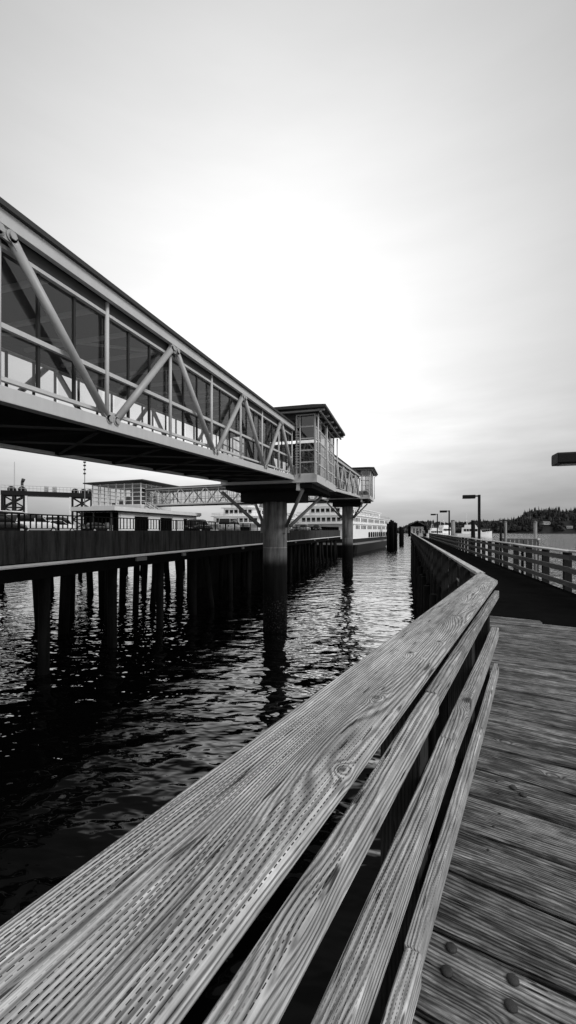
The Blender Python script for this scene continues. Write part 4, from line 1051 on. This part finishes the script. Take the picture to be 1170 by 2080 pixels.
def yacht(label, loc, rz, L=15.0, sc=1.0):
    t = thing('motor_yacht', label, 'boat', loc, rz, 'white boats in the harbour')
    secs = []
    m_ = MB(); n = 10
    for i in range(n + 1):
        u = i / n; y = -L / 2 + L * u; hw = 2.2 * (1 - max(0, (u - 0.45) / 0.55) ** 2.2) + 0.03; sh = 1.5 + 0.9 * u * u
        secs.append((y, [(-hw * 0.75, -0.4), (hw * 0.75, -0.4), (hw, 0.5), (hw * 1.04, sh), (-hw * 1.04, sh), (-hw, 0.5)]))
    loft(secs, m_); m_.sm = [False] * len(m_.sm); m_.build('hull', M['white'], t)
    def house(nm, y0, y1, hw, z0, z1, rake, mat='white'):
        k = MB(); k.add([(-hw, y0, z0), (hw, y0, z0), (hw, y1, z0), (-hw, y1, z0), (-hw * .92, y0 + .1, z1), (hw * .92, y0 + .1, z1), (hw * .88, y1 - rake, z1), (-hw * .88, y1 - rake, z1)],
              [(3, 2, 1, 0), (4, 5, 6, 7), (0, 1, 5, 4), (1, 2, 6, 5), (2, 3, 7, 6), (3, 0, 4, 7)]); return k.build(nm, M[mat], t)
    house('cabin', -L * .36, L * .24, 1.75, 1.55, 3.5, 1.6)
    house('flybridge', -L * .28, L * .08, 1.5, 3.52, 4.4, 0.8)
    for s in (-1, 1):
        for k in range(6):
            y = -L * .31 + k * 1.22
            w_ = MB(); w_.box(s * 1.66 - 0.09, s * 1.66 + 0.09, y, y + 0.95, 2.3, 3.05); w_.build('window', M['win'], t)
    w_ = MB(); w_.box(-1.3, 1.3, L * .24 - 1.25, L * .24 - 0.5, 2.5, 3.1); w_.build('windscreen', M['win'], t)
    k = MB(); k.tube((-1.3, -L * .2, 4.4), (-1.0, -L * .22, 6.0), .09); k.tube((1.3, -L * .2, 4.4), (1.0, -L * .22, 6.0), .09); k.tube((-1.0, -L * .22, 6.0), (1.0, -L * .22, 6.0), .09); k.tube((0, -L * .22, 6), (0, -L * .22, 8.2), .05); k.build('radar_arch', M['white'], t)
    k = MB()
    for i in range(7): k.tube((1.9 - 0.12 * i, L * .1 + i * .8, 1.9), (1.9 - 0.12 * i, L * .1 + i * .8, 2.9), .03, None, 6)
    k.tube((1.9, L * .1, 2.9), (1.1, L * .1 + 5.2, 3.0), .035); k.build('bow_rail', M['grey_light'], t)
    t.scale = (sc, sc, sc * 1.45)
    return t
yacht('white passenger boat with a row of dark windows, behind the tallest lamp post', (66, 457, WATER), R(-92), 15, 2.2)
yacht('white boat seen between the two farther lamp posts', (45, 535, WATER), R(-40), 14, 2.3)
yacht('small pale boat close right of the pier hut', (30, 470, WATER), R(-70), 13, 1.7)

# ------------------------------------------------------------------ far shore: hills, forest, houses
def hill_h(x, y):
    """terrain height above the water for the far shore (x along right)"""
    sh = shore(x)
    s = max(0.0, y - sh)
    x = x / y * 1200.0
    rt = 1.0 / (1.0 + math.exp(-(x - 290) / 10.0))
    g = 54 * rt + 8 * math.exp(-((x - 335) / 40) ** 2) + (1 - rt) * (8 + 19 / (1.0 + math.exp(-(x - 5) / 14.0)) + 3 * math.sin(x * 0.035)) + 1.5 * math.sin(x * 0.11)
    return g * (1 - math.exp(-s / 70)) + 1.2 * (s > 0) + 1.5 * math.sin(x * 0.05) * (s > 20)
def shore(x):
    return 1200 - 0.25 * max(0, x - 240) + 14 * math.sin(x * 0.017)
mb = MB(); mb.rnd = 0.4
nx, ny = 260, 14
vs = []; fs = []
for i in range(nx + 1):
    x = -1100 + 3000 * i / nx
    for j in range(ny + 1):
        y = shore(x) + (-4 if j == 0 else 500 * ((j - 1) / (ny - 1)) ** 1.6)
        vs.append((x, y, WATER + (-1.5 if j == 0 else hill_h(x, y))))
for i in range(nx):
    for j in range(ny):
        a = i * (ny + 1) + j; fs.append((a, a + ny + 1, a + ny + 2, a + 1))
mb.add(vs, fs, True)
h_ = mb.build('hills', M['hill']); tag(h_, kind='structure')
fo = MB(); rg = random.Random(3)
def conifer(x, y, z, h, r):
    fo.rnd = rg.random()
    n = 6; tiers = 5
    for k in range(tiers):
        f = k / tiers
        zb_ = z + h * (0.08 + 0.86 * f); zt_ = z + h * min(1.0, (0.08 + 0.86 * f) + 0.36)
        rad = r * (1 - f) * rg.uniform(0.75, 1.15) + 0.25
        a0 = rg.random() * 6
        vs = [(x + rad * rg.uniform(.6, 1.2) * math.cos(a0 + i * 6.283 / n), y + rad * math.sin(a0 + i * 6.283 / n), zb_ - rg.uniform(0, .05) * h) for i in range(n)] + [(x, y, zt_)]
        fo.add(vs, [(i, (i + 1) % n, n) for i in range(n)])
def broadleaf(x, y, z, h, r):
    fo.rnd = rg.random()
    for k in range(26):
        a = rg.random() * 6.28; q = rg.random(); rr = r * math.sqrt(rg.random()) * 0.9
        cx, cy, cz = x + rr * math.cos(a), y + rr * math.sin(a), z + h * (0.25 + 0.7 * q * (1 - 0.35 * (rr / r) ** 2))
        s = r * rg.uniform(.25, .45); d1 = Vector((rg.uniform(-1, 1), rg.uniform(-1, 1), rg.uniform(-1, 1))).normalized(); d2 = d1.orthogonal().normalized(); d3 = d1.cross(d2)
        p = Vector((cx, cy, cz)); fo.add([p + d2 * s, p + d3 * s, p - d2 * s, p - d3 * s, p + d1 * s * .7, p - d1 * s * .7], [(0, 1, 4), (1, 2, 4), (2, 3, 4), (3, 0, 4), (1, 0, 5), (2, 1, 5), (3, 2, 5), (0, 3, 5)], rnd=fo.rnd)
CLEAR = [(345, 14), (392, 14)]
cnt = 0
for i in range(3000):
    xr = rg.uniform(-0.12, 0.46)
    s = 6 + 260 * rg.random() ** 1.5
    x = xr * 1200; y = shore(x) + s; x = xr * y; y = shore(x) + s
    tall = 0.6 + 0.4 / (1 + math.exp(-(xr * 1200 - 250) / 20))
    z = WATER + hill_h(x, y) - 0.5
    if s < 55 and any(abs(x - cx) < cw for cx, cw in CLEAR): continue
    if s < 30 and rg.random() < 0.8 or rg.random() < 0.25: broadleaf(x, y, z, rg.uniform(9, 14) * (0.7 + 0.3 * tall), rg.uniform(4.5, 7.5))
    else: conifer(x, y, z, rg.choice((0.6, 0.85, 1.0, 1.0, 1.3)) * rg.uniform(11, 21) * tall, rg.uniform(2.6, 4.2))
fr = fo.build('far_forest', M['forest']); tag(fr, 'dark conifer and broadleaf forest covering the far shore', 'forest', kind='stuff')

def house(label, x, s, sc, rz):
    y = shore(x) + s; t = thing('house', label, 'house', (x, y, WATER + hill_h(x, y) - 0.4), rz)
    m_ = MB(); m_.box(-7 * sc, 7 * sc, -4 * sc, 4 * sc, 0, 4.2 * sc); m_.build('wall', M['white_b'], t)
    m_ = MB(); m_.prismx([(-4.8 * sc, 4.1 * sc), (4.8 * sc, 4.1 * sc), (0, 7.2 * sc)], -7.6 * sc, 7.6 * sc); m_.build('roof', M['grey_mid'], t)
    for k in (-4.6, -1.5, 1.6, 4.6):
        m_ = MB(); m_.box((k - .9) * sc, (k + .9) * sc, -4.05 * sc, -3.98 * sc, 1.2 * sc, 3.0 * sc); m_.build('window', M['win'], t)
house('pale house with grey gable roof among trees on the right hillside', 345, 34, 1.15, R(12))
house('small pale house low on the shore at the right edge', 392, 18, 0.9, R(-14))
house('pale waterfront house below the middle hill', 150, 14, 0.9, R(5))
house('small pale waterfront house left of the yacht', 100, 14, 0.7, R(-6))

# ------------------------------------------------------------------ world, sun, camera
wd = bpy.data.worlds.new('World'); scene.world = wd; wd.use_nodes = True
nt = wd.node_tree; nt.nodes.clear(); n = N(nt)
EL, AZ = R(40), R(112)      # azimuth clockwise from +y
sky = n.node('ShaderNodeTexSky', sky_type='NISHITA'); sky.sun_disc = False; sky.sun_elevation = EL; sky.sun_rotation = AZ; sky.dust_density = 4.0
bw = n.node('ShaderNodeRGBToBW'); n.link(sky.outputs[0], bw.inputs[0])
bg1 = n.node('ShaderNodeBackground'); n.link(n.m('MINIMUM', bw.outputs[0], 4.0), bg1.inputs[0]); bg1.inputs[1].default_value = 0.05
dirv = n.coords('Generated')
glow = Vector((-0.31, 0.94, 0.40)).normalized()
dp = n.node('ShaderNodeVectorMath', operation='DOT_PRODUCT'); n.link(dirv, dp.inputs[0]); dp.inputs[1].default_value = glow
ang = n.m('DIVIDE', n.m('ARCCOSINE', n.m('MINIMUM', dp.outputs['Value'], 0.99999)), math.pi)
base = n.ramp(ang, [(0.0, 1.02), (0.085, 0.97), (0.145, 0.75), (0.22, 0.47), (0.34, 0.34), (1.0, 0.36)])
x, y, z = n.sep(dirv)
cl = n.noise(n.vec(n.m('MULTIPLY', x, 2.0), n.m('MULTIPLY', y, 2.0), n.m('MULTIPLY', z, 11.0)), 1.6, 5, 0.55)
lowm = n.m('SUBTRACT', 1.0, n.smooth(z, 0.06, 0.42))
amt = n.m('MULTIPLY', n.m('SUBTRACT', cl, 0.52), n.m('MULTIPLY_ADD', lowm, 0.75, 0.14))
base2 = n.m('MULTIPLY', base, n.m('ADD', 1.0, amt))
hz_ = n.m('MULTIPLY_ADD', n.smooth(z, 0.0, 0.22), 0.42, 0.58)
base2 = n.m('MULTIPLY', base2, hz_)
bg2 = n.node('ShaderNodeBackground'); n.link(base2, bg2.inputs[0]); bg2.inputs[1].default_value = 1.0
ad = n.node('ShaderNodeAddShader'); n.link(bg1.outputs[0], ad.inputs[0]); n.link(bg2.outputs[0], ad.inputs[1])
ow = n.node('ShaderNodeOutputWorld'); n.link(ad.outputs[0], ow.inputs[0])

sd = bpy.data.lights.new('sun', 'SUN'); sd.energy = 1.9; sd.angle = R(24); sd.color = (1, 1, 1)
so = bpy.data.objects.new('sun', sd); col.objects.link(so)
sv = Vector((math.sin(AZ) * math.cos(EL), math.cos(AZ) * math.cos(EL), math.sin(EL)))
so.rotation_euler = (-sv).to_track_quat('-Z', 'Y').to_euler(); so.location = sv * 60

cd = bpy.data.cameras.new('camera'); cam = bpy.data.objects.new('camera', cd); col.objects.link(cam)
cam.location = (0, 0, 0); cam.rotation_euler = (R(90), 0, math.atan(243 / 826))
cd.sensor_fit = 'VERTICAL'; cd.sensor_height = 36; cd.lens = 826 / 2080 * 36; cd.shift_y = 37 / 2080
cd.clip_start = 0.05; cd.clip_end = 12000
scene.camera = cam
scene.view_settings.view_transform = 'Standard'; scene.view_settings.look = 'None'; scene.view_settings.exposure = 0
scene.cycles.max_bounces = 8; scene.cycles.transparent_max_bounces = 24; scene.cycles.sample_clamp_indirect = 4
